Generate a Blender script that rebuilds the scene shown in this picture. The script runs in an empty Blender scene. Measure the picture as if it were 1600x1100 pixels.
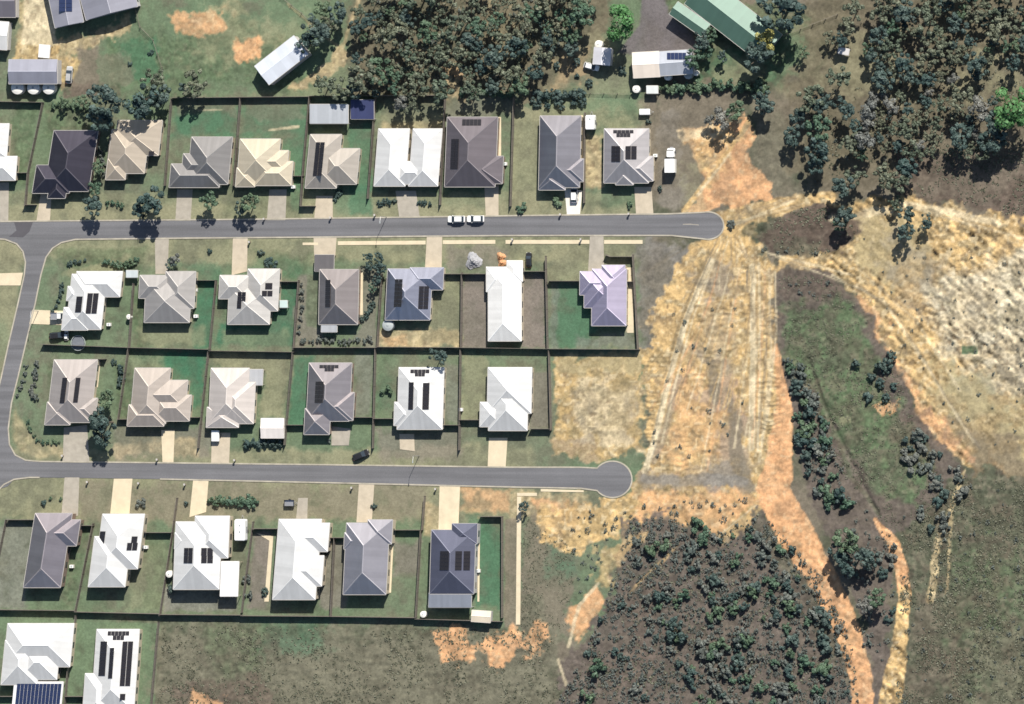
import bpy, bmesh, math, random
import numpy as np
from mathutils import Vector, Matrix
random.seed(7); RNG = np.random.default_rng(11)
S = bpy.context.scene
COL = S.collection
R = math.radians
# ------------------------------------------------------------------ camera, sky, sun, exposure
TILT = R(15.0); DIST = 1500.0; MPP = 0.16
CB = Vector((math.sin(TILT), 0, math.cos(TILT))); CR = Vector((math.cos(TILT), 0, -math.sin(TILT))); CU = Vector((0, 1, 0))
CC = CB * DIST
cam = bpy.data.cameras.new('camera'); co = bpy.data.objects.new('camera', cam); COL.objects.link(co)
cam.sensor_width = 36; cam.lens = 36 * DIST / (1600 * MPP); cam.clip_start = 10; cam.clip_end = 20000
co.matrix_world = Matrix(((CR.x, CU.x, CB.x, CC.x), (CR.y, CU.y, CB.y, CC.y), (CR.z, CU.z, CB.z, CC.z), (0, 0, 0, 1)))
S.camera = co
SUN_EL, SUN_AZ = R(42), R(25)          # azimuth clockwise from north (+y)
W = bpy.data.worlds.new('World'); S.world = W; W.use_nodes = True
wn = W.node_tree.nodes; bg = wn['Background']
sky = wn.new('ShaderNodeTexSky'); sky.sky_type = 'NISHITA'; sky.sun_disc = False
sky.sun_elevation = SUN_EL; sky.sun_rotation = SUN_AZ
W.node_tree.links.new(sky.outputs[0], bg.inputs[0]); bg.inputs[1].default_value = 0.07
sl = bpy.data.lights.new('sun', 'SUN'); sl.energy = 5.0; sl.angle = R(0.5); sl.color = (1, .95, .87)
so = bpy.data.objects.new('sun', sl); COL.objects.link(so)
sd = Vector((math.sin(SUN_AZ) * math.cos(SUN_EL), math.cos(SUN_AZ) * math.cos(SUN_EL), math.sin(SUN_EL)))
so.rotation_euler = sd.to_track_quat('Z', 'Y').to_euler()
S.view_settings.view_transform = 'Standard'; S.view_settings.look = 'None'
S.view_settings.exposure = 0.58; S.view_settings.gamma = 1; S.view_settings.use_curve_mapping = False
S.render.engine = 'CYCLES'; S.cycles.max_bounces = 4; S.cycles.diffuse_bounces = 2
S.cycles.filter_width = 1.6

# ------------------------------------------------------------------ helpers
def P(px, py, z=0.0):
    """point of the place at height z that the photograph shows at pixel px, py"""
    d = CR * ((px - 800) * MPP / DIST) + CU * ((550 - py) * MPP / DIST) - CB
    t = (z - CC.z) / d.z
    return CC + d * t
def PIX(x, y, z=0.0):
    vx, vy, vz = x - CC.x, y - CC.y, z - CC.z
    dep = -(vx * CB.x + vy * CB.y + vz * CB.z)
    return 800 + (vx * CR.x + vz * CR.z) / dep * DIST / MPP, 550 - vy / dep * DIST / MPP
def link(name, data, parent=None, loc=None):
    o = bpy.data.objects.new(name, data); COL.objects.link(o)
    if parent: o.parent = parent
    if loc is not None: o.location = loc
    return o
def tag(o, label=None, cat=None, group=None, kind=None):
    if label: o['label'] = label
    if cat: o['category'] = cat
    if group: o['group'] = group
    if kind: o['kind'] = kind
    return o
def mesh(name, v, f, mats=(), mi=None):
    me = bpy.data.meshes.new(name); me.from_pydata([tuple(a) for a in v], [], f)
    for m in mats: me.materials.append(m)
    if mi: me.polygons.foreach_set('material_index', mi)
    me.update(); return me
class MB:
    def __init__(s): s.v = []; s.f = []
    def add(s, v, f):
        n = len(s.v); s.v += [tuple(a) for a in v]; s.f += [tuple(i + n for i in q) for q in f]; return s
    def prism(s, pts, z0, z1):
        n = len(pts)
        v = [(p[0], p[1], z0) for p in pts] + [(p[0], p[1], z1) for p in pts]
        a = sum(pts[i][0] * pts[(i + 1) % n][1] - pts[(i + 1) % n][0] * pts[i][1] for i in range(n))
        top = tuple(range(n, 2 * n)); bot = tuple(reversed(range(n)))
        f = [top, bot] + [(i, (i + 1) % n, n + (i + 1) % n, n + i) for i in range(n)]
        if a < 0: f = [tuple(reversed(q)) for q in f]
        return s.add(v, f)
    def box(s, c, d, rz=0):
        ca, sa = math.cos(rz), math.sin(rz); x, y, z = d[0] / 2, d[1] / 2, d[2] / 2
        v = [(c[0] + a * x * ca - b * y * sa, c[1] + a * x * sa + b * y * ca, c[2] + e * z) for e in (-1, 1) for a, b in ((-1, -1), (1, -1), (1, 1), (-1, 1))]
        return s.add(v, [(3, 2, 1, 0), (4, 5, 6, 7), (0, 1, 5, 4), (1, 2, 6, 5), (2, 3, 7, 6), (3, 0, 4, 7)])
    def tube(s, a, b, r0, r1, n=6):
        a, b = Vector(a), Vector(b); d = (b - a).normalized(); u = d.orthogonal().normalized(); w = d.cross(u)
        v = [a + (u * math.cos(t) + w * math.sin(t)) * r0 for t in [2 * math.pi * i / n for i in range(n)]] + [b + (u * math.cos(t) + w * math.sin(t)) * r1 for t in [2 * math.pi * i / n for i in range(n)]]
        return s.add(v, [(i, (i + 1) % n, n + (i + 1) % n, n + i) for i in range(n)] + [tuple(reversed(range(n))), tuple(range(n, 2 * n))])
    def lathe(s, prof, n=20):
        v = []; f = []
        for r, z in prof: v += [(r * math.cos(2 * math.pi * i / n), r * math.sin(2 * math.pi * i / n), z) for i in range(n)]
        for k in range(len(prof) - 1):
            for i in range(n): f.append((k * n + i, k * n + (i + 1) % n, (k + 1) * n + (i + 1) % n, (k + 1) * n + i))
        f.append(tuple(range((len(prof) - 1) * n, len(prof) * n))); f.append(tuple(reversed(range(n))))
        return s.add(v, f)
    def mesh(s, name, *mats): return mesh(name, s.v, s.f, mats)
    def obj(s, name, mat, parent=None, loc=None): return link(name, s.mesh(name, mat), parent, loc)

def mat(name, col, rough=.8, var=.18, scale=.6, bump=0, bscale=6, metal=0, spec=.4, extra=None):
    m = bpy.data.materials.new(name); m.use_nodes = True; nt = m.node_tree; N = nt.nodes; L = nt.links
    b = N['Principled BSDF']; b.inputs['Roughness'].default_value = rough; b.inputs['Metallic'].default_value = metal
    b.inputs['Specular IOR Level'].default_value = spec
    g = N.new('ShaderNodeNewGeometry')
    n1 = N.new('ShaderNodeTexNoise'); n1.inputs['Scale'].default_value = scale; n1.inputs['Detail'].default_value = 6; n1.inputs['Roughness'].default_value = .65
    L.new(g.outputs['Position'], n1.inputs['Vector'])
    mr = N.new('ShaderNodeMapRange'); mr.inputs[1].default_value = .25; mr.inputs[2].default_value = .75; mr.inputs[3].default_value = 1 - var; mr.inputs[4].default_value = 1 + var
    L.new(n1.outputs[0], mr.inputs[0])
    mx = N.new('ShaderNodeMix'); mx.data_type = 'RGBA'; mx.blend_type = 'MULTIPLY'; mx.inputs[0].default_value = 1
    mx.inputs[6].default_value = (*col, 1); L.new(mr.outputs[0], mx.inputs[7]); out = mx.outputs[2]
    if extra: out = extra(nt, out)
    L.new(out, b.inputs['Base Color'])
    if bump:
        n2 = N.new('ShaderNodeTexNoise'); n2.inputs['Scale'].default_value = bscale; n2.inputs['Detail'].default_value = 4; L.new(g.outputs['Position'], n2.inputs['Vector'])
        bp = N.new('ShaderNodeBump'); bp.inputs['Distance'].default_value = bump; L.new(n2.outputs[0], bp.inputs['Height']); L.new(bp.outputs[0], b.inputs['Normal'])
    return m
def sheet_extra(nt, out):
    """roof sheets: each 0.76 m wide sheet weathers a little differently, thin joints between"""
    N, L = nt.nodes, nt.links
    uv = N.new('ShaderNodeUVMap'); uv.uv_map = 'UVMap'; sx = N.new('ShaderNodeSeparateXYZ'); L.new(uv.outputs[0], sx.inputs[0])
    dv = N.new('ShaderNodeMath'); dv.operation = 'DIVIDE'; dv.inputs[1].default_value = .76; L.new(sx.outputs[0], dv.inputs[0])
    fl = N.new('ShaderNodeMath'); fl.operation = 'FLOOR'; L.new(dv.outputs[0], fl.inputs[0])
    wt = N.new('ShaderNodeTexWhiteNoise'); wt.noise_dimensions = '1D'; L.new(fl.outputs[0], wt.inputs['W'])
    mr = N.new('ShaderNodeMapRange'); mr.inputs[3].default_value = .93; mr.inputs[4].default_value = 1.05; L.new(wt.outputs[0], mr.inputs[0])
    mx = N.new('ShaderNodeMix'); mx.data_type = 'RGBA'; mx.blend_type = 'MULTIPLY'; mx.inputs[0].default_value = 1
    L.new(out, mx.inputs[6]); L.new(mr.outputs[0], mx.inputs[7]); return mx.outputs[2]
_rm = {}
def roof_mat(col):
    if col not in _rm:
        c3 = col[:3]; lum = sum(c3) / 3; mt = col[3] if len(col) > 3 else (0 if lum > .5 else .3); rg = .5 - .04 * mt
        _rm[col] = (mat('roof_sheet', c3, rg, .07, .35, extra=sheet_extra, spec=.5, metal=mt), mat('ridge_metal', tuple(min(.8, c * 1.15 + .02) for c in c3), .5, .05, spec=.5, metal=mt * .8))
    return _rm[col]
M = {}
M['gutter'] = mat('gutter_paint', (.42, .40, .37), .4, .06)
M['wall_cream'] = mat('cream_brick', (.50, .43, .32), .85, .15, 3)
M['wall_brown'] = mat('brown_brick', (.26, .19, .15), .85, .18, 3)
M['wall_grey'] = mat('grey_render', (.40, .39, .38), .85, .1, 2)
M['glass'] = mat('window_glass', (.03, .04, .05), .08, .02, spec=.6)
M['door'] = mat('garage_door_steel', (.55, .53, .48), .5, .05)
M['solar'] = mat('solar_cells', (.020, .018, .020), .28, .12, 2, spec=.5)
M['solar_blue'] = mat('blue_solar_cells', (.02, .03, .075), .25, .12, 2, spec=.5)
M['alu'] = mat('aluminium', (.5, .5, .5), .4, .05, metal=.7)
M['concrete'] = mat('pale_concrete', (.43, .37, .28), .85, .16, .5)
M['concrete_grey'] = mat('grey_concrete', (.32, .29, .24), .85, .2, .5)
M['concrete_white'] = mat('new_white_concrete', (.66, .62, .55), .8, .12, .5)
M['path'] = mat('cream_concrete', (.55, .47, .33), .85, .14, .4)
M['kerb'] = mat('kerb_concrete', (.34, .31, .25), .85, .3, .4)
M['asphalt'] = mat('asphalt', (.142, .134, .135), .9, .13, .09, bump=.004, bscale=9)
M['patch_dark'] = mat('dark_patch', (.075, .072, .08), .9, .1, .3)
M['fence'] = mat('fence_steel', (.16, .14, .12), .6, .12)
M['fence_green'] = mat('weathered_timber', (.17, .15, .12), .8, .2)
M['white'] = mat('white_paint', (.78, .78, .76), .35, .04)
M['cream'] = mat('cream_paint', (.66, .60, .48), .4, .05)
M['black'] = mat('black_paint', (.02, .02, .022), .25, .05, spec=.5)
M['silver'] = mat('silver_paint', (.48, .48, .47), .3, .05, metal=.3)
M['rubber'] = mat('tyre_rubber', (.02, .02, .02), .9, .1)
M['lamp'] = mat('lamp_lens', (.6, .58, .5), .15, .02)
M['red'] = mat('tail_lens', (.35, .02, .02), .2, .02)
M['tank'] = mat('poly_tank', (.72, .70, .64), .5, .06)
M['tank_grey'] = mat('grey_tank', (.33, .36, .36), .5, .08)
M['bark'] = mat('bark', (.16, .13, .10), .9, .25, 3)
M['soil'] = mat('orange_soil', (.50, .27, .14), .95, .25, 1.5, bump=.05, bscale=4)
M['gravel'] = mat('grey_gravel', (.30, .30, .31), .95, .25, 1.5, bump=.05, bscale=4)
M['pool'] = mat('blue_cover', (.02, .03, .11), .4, .15, 1)
M['net'] = mat('trampoline_mat', (.13, .14, .16), .7, .15, 2)
M['pole'] = mat('galvanised_steel', (.4, .4, .4), .4, .05, metal=.5)
M['furr'] = mat('rusty_steel', (.2, .12, .08), .7, .2)

def wear(nt, out):
    N, L = nt.nodes, nt.links; g = N.new('ShaderNodeNewGeometry'); mp = N.new('ShaderNodeMapping'); mp.inputs['Scale'].default_value = (.02, .75, 1); L.new(g.outputs['Position'], mp.inputs[0])
    n = N.new('ShaderNodeTexNoise'); n.inputs['Scale'].default_value = 1; n.inputs['Detail'].default_value = 3; L.new(mp.outputs[0], n.inputs['Vector'])
    v = N.new('ShaderNodeTexNoise'); v.inputs['Scale'].default_value = 3; v.inputs['Detail'].default_value = 6; v.inputs['Roughness'].default_value = .8; L.new(g.outputs['Position'], v.inputs['Vector'])
    for src, lo, hi in ((n, .82, 1.2), (v, .85, 1.15)):
        mr = N.new('ShaderNodeMapRange'); mr.inputs[1].default_value = .3; mr.inputs[2].default_value = .7; mr.inputs[3].default_value = lo; mr.inputs[4].default_value = hi; L.new(src.outputs[0], mr.inputs[0])
        mx = N.new('ShaderNodeMix'); mx.data_type = 'RGBA'; mx.blend_type = 'MULTIPLY'; mx.inputs[0].default_value = 1; L.new(out, mx.inputs[6]); L.new(mr.outputs[0], mx.inputs[7]); out = mx.outputs[2]
    return out
M['asphalt'] = mat('worn_asphalt', (.124, .124, .131), .9, .10, .09, bump=.004, bscale=9, extra=wear)
def leaf_mat(name, col, col2):
    m = bpy.data.materials.new(name); m.use_nodes = True; nt = m.node_tree; N = nt.nodes; L = nt.links
    b = N['Principled BSDF']; b.inputs['Roughness'].default_value = .6; b.inputs['Specular IOR Level'].default_value = .3
    oi = N.new('ShaderNodeObjectInfo'); at = N.new('ShaderNodeAttribute'); at.attribute_name = 'tint'
    mx = N.new('ShaderNodeMix'); mx.data_type = 'RGBA'; mx.inputs[6].default_value = (*col, 1); mx.inputs[7].default_value = (*col2, 1)
    ad = N.new('ShaderNodeMath'); ad.operation = 'MULTIPLY_ADD'; ad.inputs[1].default_value = .7; L.new(oi.outputs['Random'], ad.inputs[0])
    m2 = N.new('ShaderNodeMath'); m2.operation = 'MULTIPLY'; m2.inputs[1].default_value = .3; L.new(at.outputs['Fac'], m2.inputs[0]); L.new(m2.outputs[0], ad.inputs[2])
    L.new(ad.outputs[0], mx.inputs[0])
    mr = N.new('ShaderNodeMapRange'); mr.inputs[3].default_value = .7; mr.inputs[4].default_value = 1.35; L.new(at.outputs['Fac'], mr.inputs[0])
    mu = N.new('ShaderNodeMix'); mu.data_type = 'RGBA'; mu.blend_type = 'MULTIPLY'; mu.inputs[0].default_value = 1
    L.new(mx.outputs[2], mu.inputs[6]); L.new(mr.outputs[0], mu.inputs[7]); L.new(mu.outputs[2], b.inputs['Base Color']); return m
LEAF = {
 'gum': leaf_mat('gum_leaves', (.064, .094, .066), (.140, .145, .098)),
 'dark': leaf_mat('dark_leaves', (.034, .064, .060), (.064, .092, .080)),
 'bright': leaf_mat('bright_leaves', (.055, .15, .05), (.08, .16, .06)),
 'yellow': leaf_mat('yellow_leaves', (.28, .26, .08), (.30, .30, .12)),
 'green': leaf_mat('green_leaves', (.05, .098, .068), (.09, .13, .075)),
 'scrub': leaf_mat('scrub_leaves', (.078, .102, .092), (.135, .14, .122)),
 'grey': leaf_mat('grey_leaves', (.13, .14, .13), (.17, .17, .15)),
 'grass': leaf_mat('rough_grass', (.062, .074, .044), (.10, .094, .066)),
}
# ------------------------------------------------------------------ noise on arrays
_tab = RNG.random((256, 256)).astype(np.float32)
def vn(x, y, s, sx=0):
    x = x / s + 37.3 + sx * 17.7; y = y / s + 11.9 + sx * 5.3
    xi = np.floor(x).astype(np.int64); yi = np.floor(y).astype(np.int64); fx = (x - xi).astype(np.float32); fy = (y - yi).astype(np.float32)
    fx = fx * fx * (3 - 2 * fx); fy = fy * fy * (3 - 2 * fy)
    a = _tab[xi & 255, yi & 255]; b = _tab[(xi + 1) & 255, yi & 255]; c = _tab[xi & 255, (yi + 1) & 255]; d = _tab[(xi + 1) & 255, (yi + 1) & 255]
    return (a + (b - a) * fx) * (1 - fy) + (c + (d - c) * fx) * fy
def fbm(x, y, s, o=4, sx=0):
    t = 0; a = .5; n = 0
    for i in range(o): t = t + a * vn(x, y, s, sx + i * 3); n += a; a *= .55; s *= .5
    return t / n
def poly_sd(px, py, poly):
    """signed distance in pixels, positive inside"""
    d = np.full(px.shape, 1e9, np.float32); ins = np.zeros(px.shape, bool); n = len(poly)
    for i in range(n):
        ax, ay = poly[i]; bx, by = poly[(i + 1) % n]; ex, ey = bx - ax, by - ay
        wx, wy = px - ax, py - ay; t = np.clip((wx * ex + wy * ey) / (ex * ex + ey * ey + 1e-9), 0, 1)
        d = np.minimum(d, (wx - ex * t) ** 2 + (wy - ey * t) ** 2)
        c = (ay > py) != (by > py)
        if ey != 0: ins ^= c & (px < ex * (py - ay) / ey + ax)
    d = np.sqrt(d); return np.where(ins, d, -d)
def line_d(px, py, pts):
    """distance to a polyline minus its local half width"""
    d = np.full(px.shape, 1e9, np.float32)
    for (ax, ay, aw), (bx, by, bw) in zip(pts, pts[1:]):
        ex, ey = bx - ax, by - ay; t = np.clip(((px - ax) * ex + (py - ay) * ey) / (ex * ex + ey * ey + 1e-9), 0, 1)
        d = np.minimum(d, np.hypot(px - ax - ex * t, py - ay - ey * t) - (aw + (bw - aw) * t) / 2)
    return -d
sm = lambda d, s: np.clip(d / s + .5, 0, 1)

# ------------------------------------------------------------------ the ground: one sheet, soil kinds mixed with ragged borders
SO = dict(lawn=(.112, .158, .094), vivid=(.040, .122, .070), dry=(.215, .205, .128), brown=(.150, .13, .098), mauve=(.165, .142, .122), tan=(.46, .318, .148),
          orange=(.52, .292, .148), white=(.40, .36, .265), heath=(.072, .078, .052), red=(.095, .072, .058), green=(.070, .102, .054), grey=(.165, .155, .138),
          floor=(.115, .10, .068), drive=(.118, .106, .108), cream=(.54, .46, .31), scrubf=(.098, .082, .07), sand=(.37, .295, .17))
def rect(x0, y0, x1, y1): return [(x0, y0), (x1, y0), (x1, y1), (x0, y1)]
# (kind, polygon, edge softness px, raggedness px, opacity, patchiness)
LAY = [
 ('lawn', rect(-200, -200, 1010, 1000), 30, 6, .75, .4),
 ('dry', rect(-200, 320, 1000, 410), 20, 8, .75, .55), ('dry', rect(-200, 700, 830, 815), 20, 8, .8, .5), ('dry', rect(-200, 300, 940, 345), 8, 5, .5, .5),
 ('brown', rect(120, 755, 660, 815), 20, 12, .6, .7), ('dry', [(-60, 375), (38, 375), (10, 600), (-60, 600)], 6, 4, .8, .3), ('vivid', rect(-60, 500, 15, 560), 20, 10, .25, .5),
 ('lawn', [(150, 0), (560, 0), (545, 150), (90, 150), (160, 90)], 16, 10, .9, .2), ('green', [(180, 60), (400, 30), (480, 130), (190, 150)], 30, 14, .7, .4),
 ('vivid', rect(195, 60, 250, 128), 16, 8, .5, .3), ('dry', rect(290, 20, 420, 100), 40, 16, .5, .6), ('dry', rect(420, 30, 470, 70), 40, 16, .4, .6),
 ('vivid', rect(272, 168, 372, 215), 18, 8, .65, .3), ('brown', rect(275, 155, 370, 178), 10, 8, .5, .4), ('vivid', rect(378, 165, 482, 215), 18, 8, .5, .4), ('brown', rect(385, 155, 475, 185), 12, 8, .45, .4),
 ('vivid', rect(545, 196, 582, 335), 10, 4, .55, .3), ('vivid', [(440, 215), (478, 215), (470, 330), (455, 330)], 10, 4, .5, .3), ('vivid', rect(525, 290, 580, 336), 18, 6, .4, .3),
 ('green', rect(70, 165, 150, 215), 14, 6, .7, .2), ('green', [(20, 165), (60, 165), (40, 290), (22, 290)], 10, 4, .5, .2), ('green', rect(350, 290, 470, 340), 20, 8, .35, .4),
 ('dry', rect(590, 175, 690, 205), 16, 6, .6, .4), ('sand', rect(595, 190, 690, 203), 8, 4, .5, .4), ('mauve', rect(700, 150, 810, 185), 16, 8, .5, .5), ('dry', rect(800, 165, 845, 330), 10, 5, .7, .3),
 ('sand', rect(915, 210, 943, 290), 10, 4, .85, .3), ('dry', rect(820, 165, 1000, 205), 24, 10, .6, .5), ('lawn', rect(910, 150, 1000, 175), 16, 6, .7, .3),
 ('brown', [(1000, 150), (1100, 150), (1090, 330), (1020, 335)], 20, 8, .9, .25), ('grey', rect(1028, 180, 1062, 330), 12, 6, .4, .4),
 ('brown', [(1180, 150), (1260, 150), (1240, 320), (1190, 330)], 26, 8, .85, .3), ('heath', rect(1190, 180, 1250, 300), 30, 10, .4, .5),
 ('green', [(80, 395), (230, 385), (220, 420), (100, 425)], 14, 6, .6, .3), ('dry', [(100, 425), (200, 400), (190, 425), (110, 432)], 8, 5, .6, .3), ('green', [(395, 390), (490, 395), (470, 440), (430, 430)], 14, 6, .6, .4), ('vivid', rect(400, 400, 470, 435), 16, 6, .35, .4), ('vivid', [(280, 410), (345, 410), (345, 440), (310, 440)], 10, 5, .45, .3),
 ('vivid', [(300, 440), (336, 440), (330, 545), (300, 545)], 8, 4, .8, .2), ('vivid', [(425, 445), (467, 445), (460, 540), (335, 540), (345, 505), (420, 500)], 10, 4, .8, .25), ('dry', rect(350, 515, 450, 540), 14, 6, .4, .5),
 ('green', rect(208, 460, 230, 545), 6, 3, .7, .2), ('dry', rect(215, 508, 320, 538), 14, 6, .5, .4), ('mauve', rect(462, 430, 498, 545), 8, 5, .7, .3), ('green', rect(478, 430, 500, 510), 5, 3, .6, .2), ('mauve', rect(560, 420, 592, 545), 10, 6, .6, .4),
 ('dry', rect(675, 430, 722, 540), 12, 6, .6, .4), ('sand', rect(596, 515, 720, 542), 8, 6, .8, .4), ('orange', rect(600, 525, 640, 542), 8, 6, .4, .4),
 ('mauve', rect(724, 430, 762, 542), 5, 3, .95, .2), ('mauve', rect(815, 425, 852, 542), 5, 3, .95, .25), ('mauve', rect(700, 383, 800, 425), 18, 8, .6, .4), ('dry', rect(856, 390, 925, 440), 10, 5, .6, .3),
 ('vivid', [(860, 445), (920, 440), (925, 500), (925, 540), (862, 540)], 12, 6, .6, .3), ('grey', rect(900, 525, 995, 546), 12, 5, .5, .3), ('grey', rect(860, 440, 872, 545), 6, 3, .5, .3), ('white', rect(978, 420, 990, 520), 3, 1, .7, .1),
 ('vivid', [(205, 552), (325, 552), (315, 640), (290, 640), (295, 600), (262, 572), (210, 572)], 14, 6, .7, .3), ('vivid', rect(255, 552, 320, 600), 16, 8, .7, .3), ('dry', rect(205, 555, 250, 575), 16, 6, .5, .4), ('green', rect(180, 565, 205, 655), 8, 4, .6, .3), ('green', rect(75, 565, 90, 660), 8, 4, .5, .3),
 ('dry', [(330, 552), (456, 552), (445, 650), (405, 650), (412, 578), (335, 574)], 12, 6, .7, .3), ('vivid', [(460, 560), (490, 560), (480, 665), (450, 665)], 8, 4, .7, .2), ('grey', rect(553, 555, 580, 650), 8, 4, .5, .3), ('vivid', rect(590, 590, 614, 640), 16, 5, .3, .4), ('grey', rect(695, 570, 718, 660), 8, 4, .5, .3), ('dry', rect(725, 555, 760, 660), 12, 6, .6, .3), ('mauve', rect(830, 580, 860, 670), 10, 5, .7, .2), ('mauve', rect(590, 672, 720, 720), 16, 8, .6, .4),
 ('mauve', rect(180, 670, 330, 716), 14, 8, .6, .5), ('sand', [(25, 640), (60, 690), (140, 718), (50, 716), (20, 690)], 12, 5, .5, .5), ('sand', rect(265, 685, 305, 715), 12, 6, .6, .4), ('sand', rect(180, 690, 255, 712), 12, 8, .4, .6),
 ('grey', [(10, 815), (55, 815), (35, 950), (-60, 950)], 12, 5, .6, .4), ('green', [(110, 830), (140, 830), (115, 950), (95, 950)], 10, 4, .6, .3), ('dry', rect(200, 850, 255, 950), 26, 8, .45, .4), ('green', rect(225, 845, 262, 950), 14, 6, .4, .4), ('grey', rect(255, 920, 370, 955), 8, 4, .7, .2),
 ('mauve', [(398, 830), (425, 830), (415, 950), (385, 950)], 8, 4, .9, .25), ('mauve', rect(500, 850, 540, 950), 10, 5, .7, .3), ('mauve', rect(615, 845, 655, 900), 12, 5, .7, .3), ('sand', rect(663, 790, 690, 835), 8, 4, .7, .3), ('vivid', [(722, 790), (760, 805), (785, 835), (780, 950), (745, 950), (745, 850)], 10, 5, .65, .3),
 ('orange', rect(718, 763, 800, 800), 12, 8, .6, .5), ('sand', rect(800, 765, 920, 810), 12, 8, .8, .4), ('orange', [(830, 790), (920, 780), (900, 830), (860, 850)], 14, 9, .8, .4),
 ('brown', rect(788, 810, 808, 980), 4, 2, .9, .2), ('brown', [(815, 790), (860, 830), (905, 850), (890, 1000), (815, 985)], 14, 8, .9, .3), ('vivid', rect(855, 845, 900, 900), 22, 8, .55, .4), ('heath', rect(810, 930, 850, 975), 14, 6, .6, .4),
 ('heath', [(100, 985), (247, 972), (860, 980), (895, 1180), (100, 1180)], 14, 6, .9, .3), ('lawn', [(-60, 965), (247, 975), (237, 1180), (-60, 1180)], 4, 2, .9, .3), ('brown', [(250, 980), (860, 990), (880, 1150), (240, 1150)], 40, 14, .7, .6), ('lawn', [(250, 975), (860, 985), (880, 1150), (240, 1150)], 40, 16, .12, .6), ('vivid', rect(405, 970, 505, 1022), 22, 8, .45, .5), ('green', rect(330, 975, 420, 1060), 30, 10, .5, .6), ('red', rect(270, 1060, 420, 1110), 24, 12, .7, .5),
 ('orange', [(678, 988), (718, 985), (742, 1015), (738, 1040), (690, 1032)], 7, 7, .95, .25), ('orange', [(750, 1012), (800, 975), (818, 985), (812, 1025), (765, 1040)], 7, 7, .95, .25), ('orange', [(822, 1000), (845, 975), (856, 985), (848, 1012), (818, 1025)], 7, 6, .85, .3), ('orange', rect(300, 1088, 350, 1130), 12, 8, .7, .3),
 # north: wood floor, yards
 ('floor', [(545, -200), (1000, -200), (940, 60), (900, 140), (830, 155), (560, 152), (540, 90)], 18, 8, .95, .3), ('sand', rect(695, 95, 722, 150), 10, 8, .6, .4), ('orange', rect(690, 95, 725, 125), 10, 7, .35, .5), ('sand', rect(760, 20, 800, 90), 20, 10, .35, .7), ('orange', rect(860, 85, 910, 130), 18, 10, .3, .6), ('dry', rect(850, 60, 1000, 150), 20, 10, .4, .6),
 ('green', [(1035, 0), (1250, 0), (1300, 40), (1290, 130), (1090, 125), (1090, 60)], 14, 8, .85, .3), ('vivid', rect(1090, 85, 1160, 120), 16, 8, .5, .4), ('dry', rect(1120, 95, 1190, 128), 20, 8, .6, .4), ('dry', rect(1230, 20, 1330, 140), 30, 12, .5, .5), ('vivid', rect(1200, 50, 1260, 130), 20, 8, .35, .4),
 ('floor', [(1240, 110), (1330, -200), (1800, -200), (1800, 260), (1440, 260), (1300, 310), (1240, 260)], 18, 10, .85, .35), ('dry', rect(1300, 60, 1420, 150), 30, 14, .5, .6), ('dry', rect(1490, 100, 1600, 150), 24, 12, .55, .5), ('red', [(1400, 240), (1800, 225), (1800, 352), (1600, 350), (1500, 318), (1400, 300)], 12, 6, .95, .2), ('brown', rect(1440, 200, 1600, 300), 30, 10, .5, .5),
 ('drive', [(1010, -200), (1045, -200), (1042, 22), (1082, 52), (1088, 80), (985, 86), (962, 82), (1000, 40)], 6, 3, .95, .15),
 ('orange', [(262, 15), (345, 18), (340, 50), (300, 60), (265, 40)], 10, 8, .75, .4), ('sand', rect(320, 5, 390, 22), 10, 6, .35, .5), ('orange', [(368, 70), (405, 58), (410, 90), (380, 102)], 8, 6, .9, .2), ('sand', [(448, 132), (475, 122), (520, 92), (530, 72), (545, 85), (540, 102), (470, 138)], 6, 4, .95, .2), ('dry', [(470, 138), (540, 100), (545, 150), (400, 150)], 12, 6, .35, .4),
 ('sand', [(88, 75), (125, 55), (165, 45), (205, 12), (215, 45), (190, 55), (140, 75), (110, 90), (90, 130), (88, 95)], 7, 6, .9, .25), ('tan', rect(88, 90, 122, 130), 8, 4, .6, .3), ('brown', [(122, 75), (152, 75), (146, 150), (98, 150), (118, 132)], 6, 4, .95, .15), ('red', rect(100, 128, 190, 150), 8, 5, .6, .4), ('brown', rect(148, 85, 200, 130), 12, 6, .55, .3), ('tan', [(25, 70), (95, 65), (90, 95), (20, 95)], 8, 5, .8, .2), ('sand', rect(26, 0, 42, 90), 8, 4, .7, .4), ('cream', [(40, -100), (78, -100), (84, 55), (95, 70), (33, 70), (36, 30)], 4, 2, .9, .15),
 # east: bared ground
 ('grey', [(995, 375), (1085, 380), (1055, 430), (1015, 550), (998, 550)], 14, 7, .9, .25), ('floor', rect(1005, 395, 1040, 540), 20, 8, .5, .5),
 ('tan', [(866, 556), (1000, 552), (1006, 700), (930, 722), (866, 716)], 6, 5, .85, .35), ('white', [(905, 590), (985, 600), (1000, 700), (900, 690)], 24, 10, .55, .5), ('dry', rect(870, 552, 1000, 580), 14, 8, .6, .5), ('brown', rect(975, 625, 1000, 680), 12, 8, .4, .5), ('mauve', rect(868, 690, 930, 722), 12, 8, .5, .5),
 ('tan', [(1078, 378), (1140, 360), (1200, 330), (1290, 305), (1322, 318), (1240, 326), (1185, 350), (1180, 385), (1217, 412), (1212, 480), (1226, 600), (1240, 690), (1205, 755), (1195, 800), (1120, 835), (1060, 812), (985, 812), (905, 865), (850, 850), (835, 805), (925, 778), (988, 768), (1012, 700), (1002, 552), (1022, 500), (1052, 425)], 8, 7, .97, .22),
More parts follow.
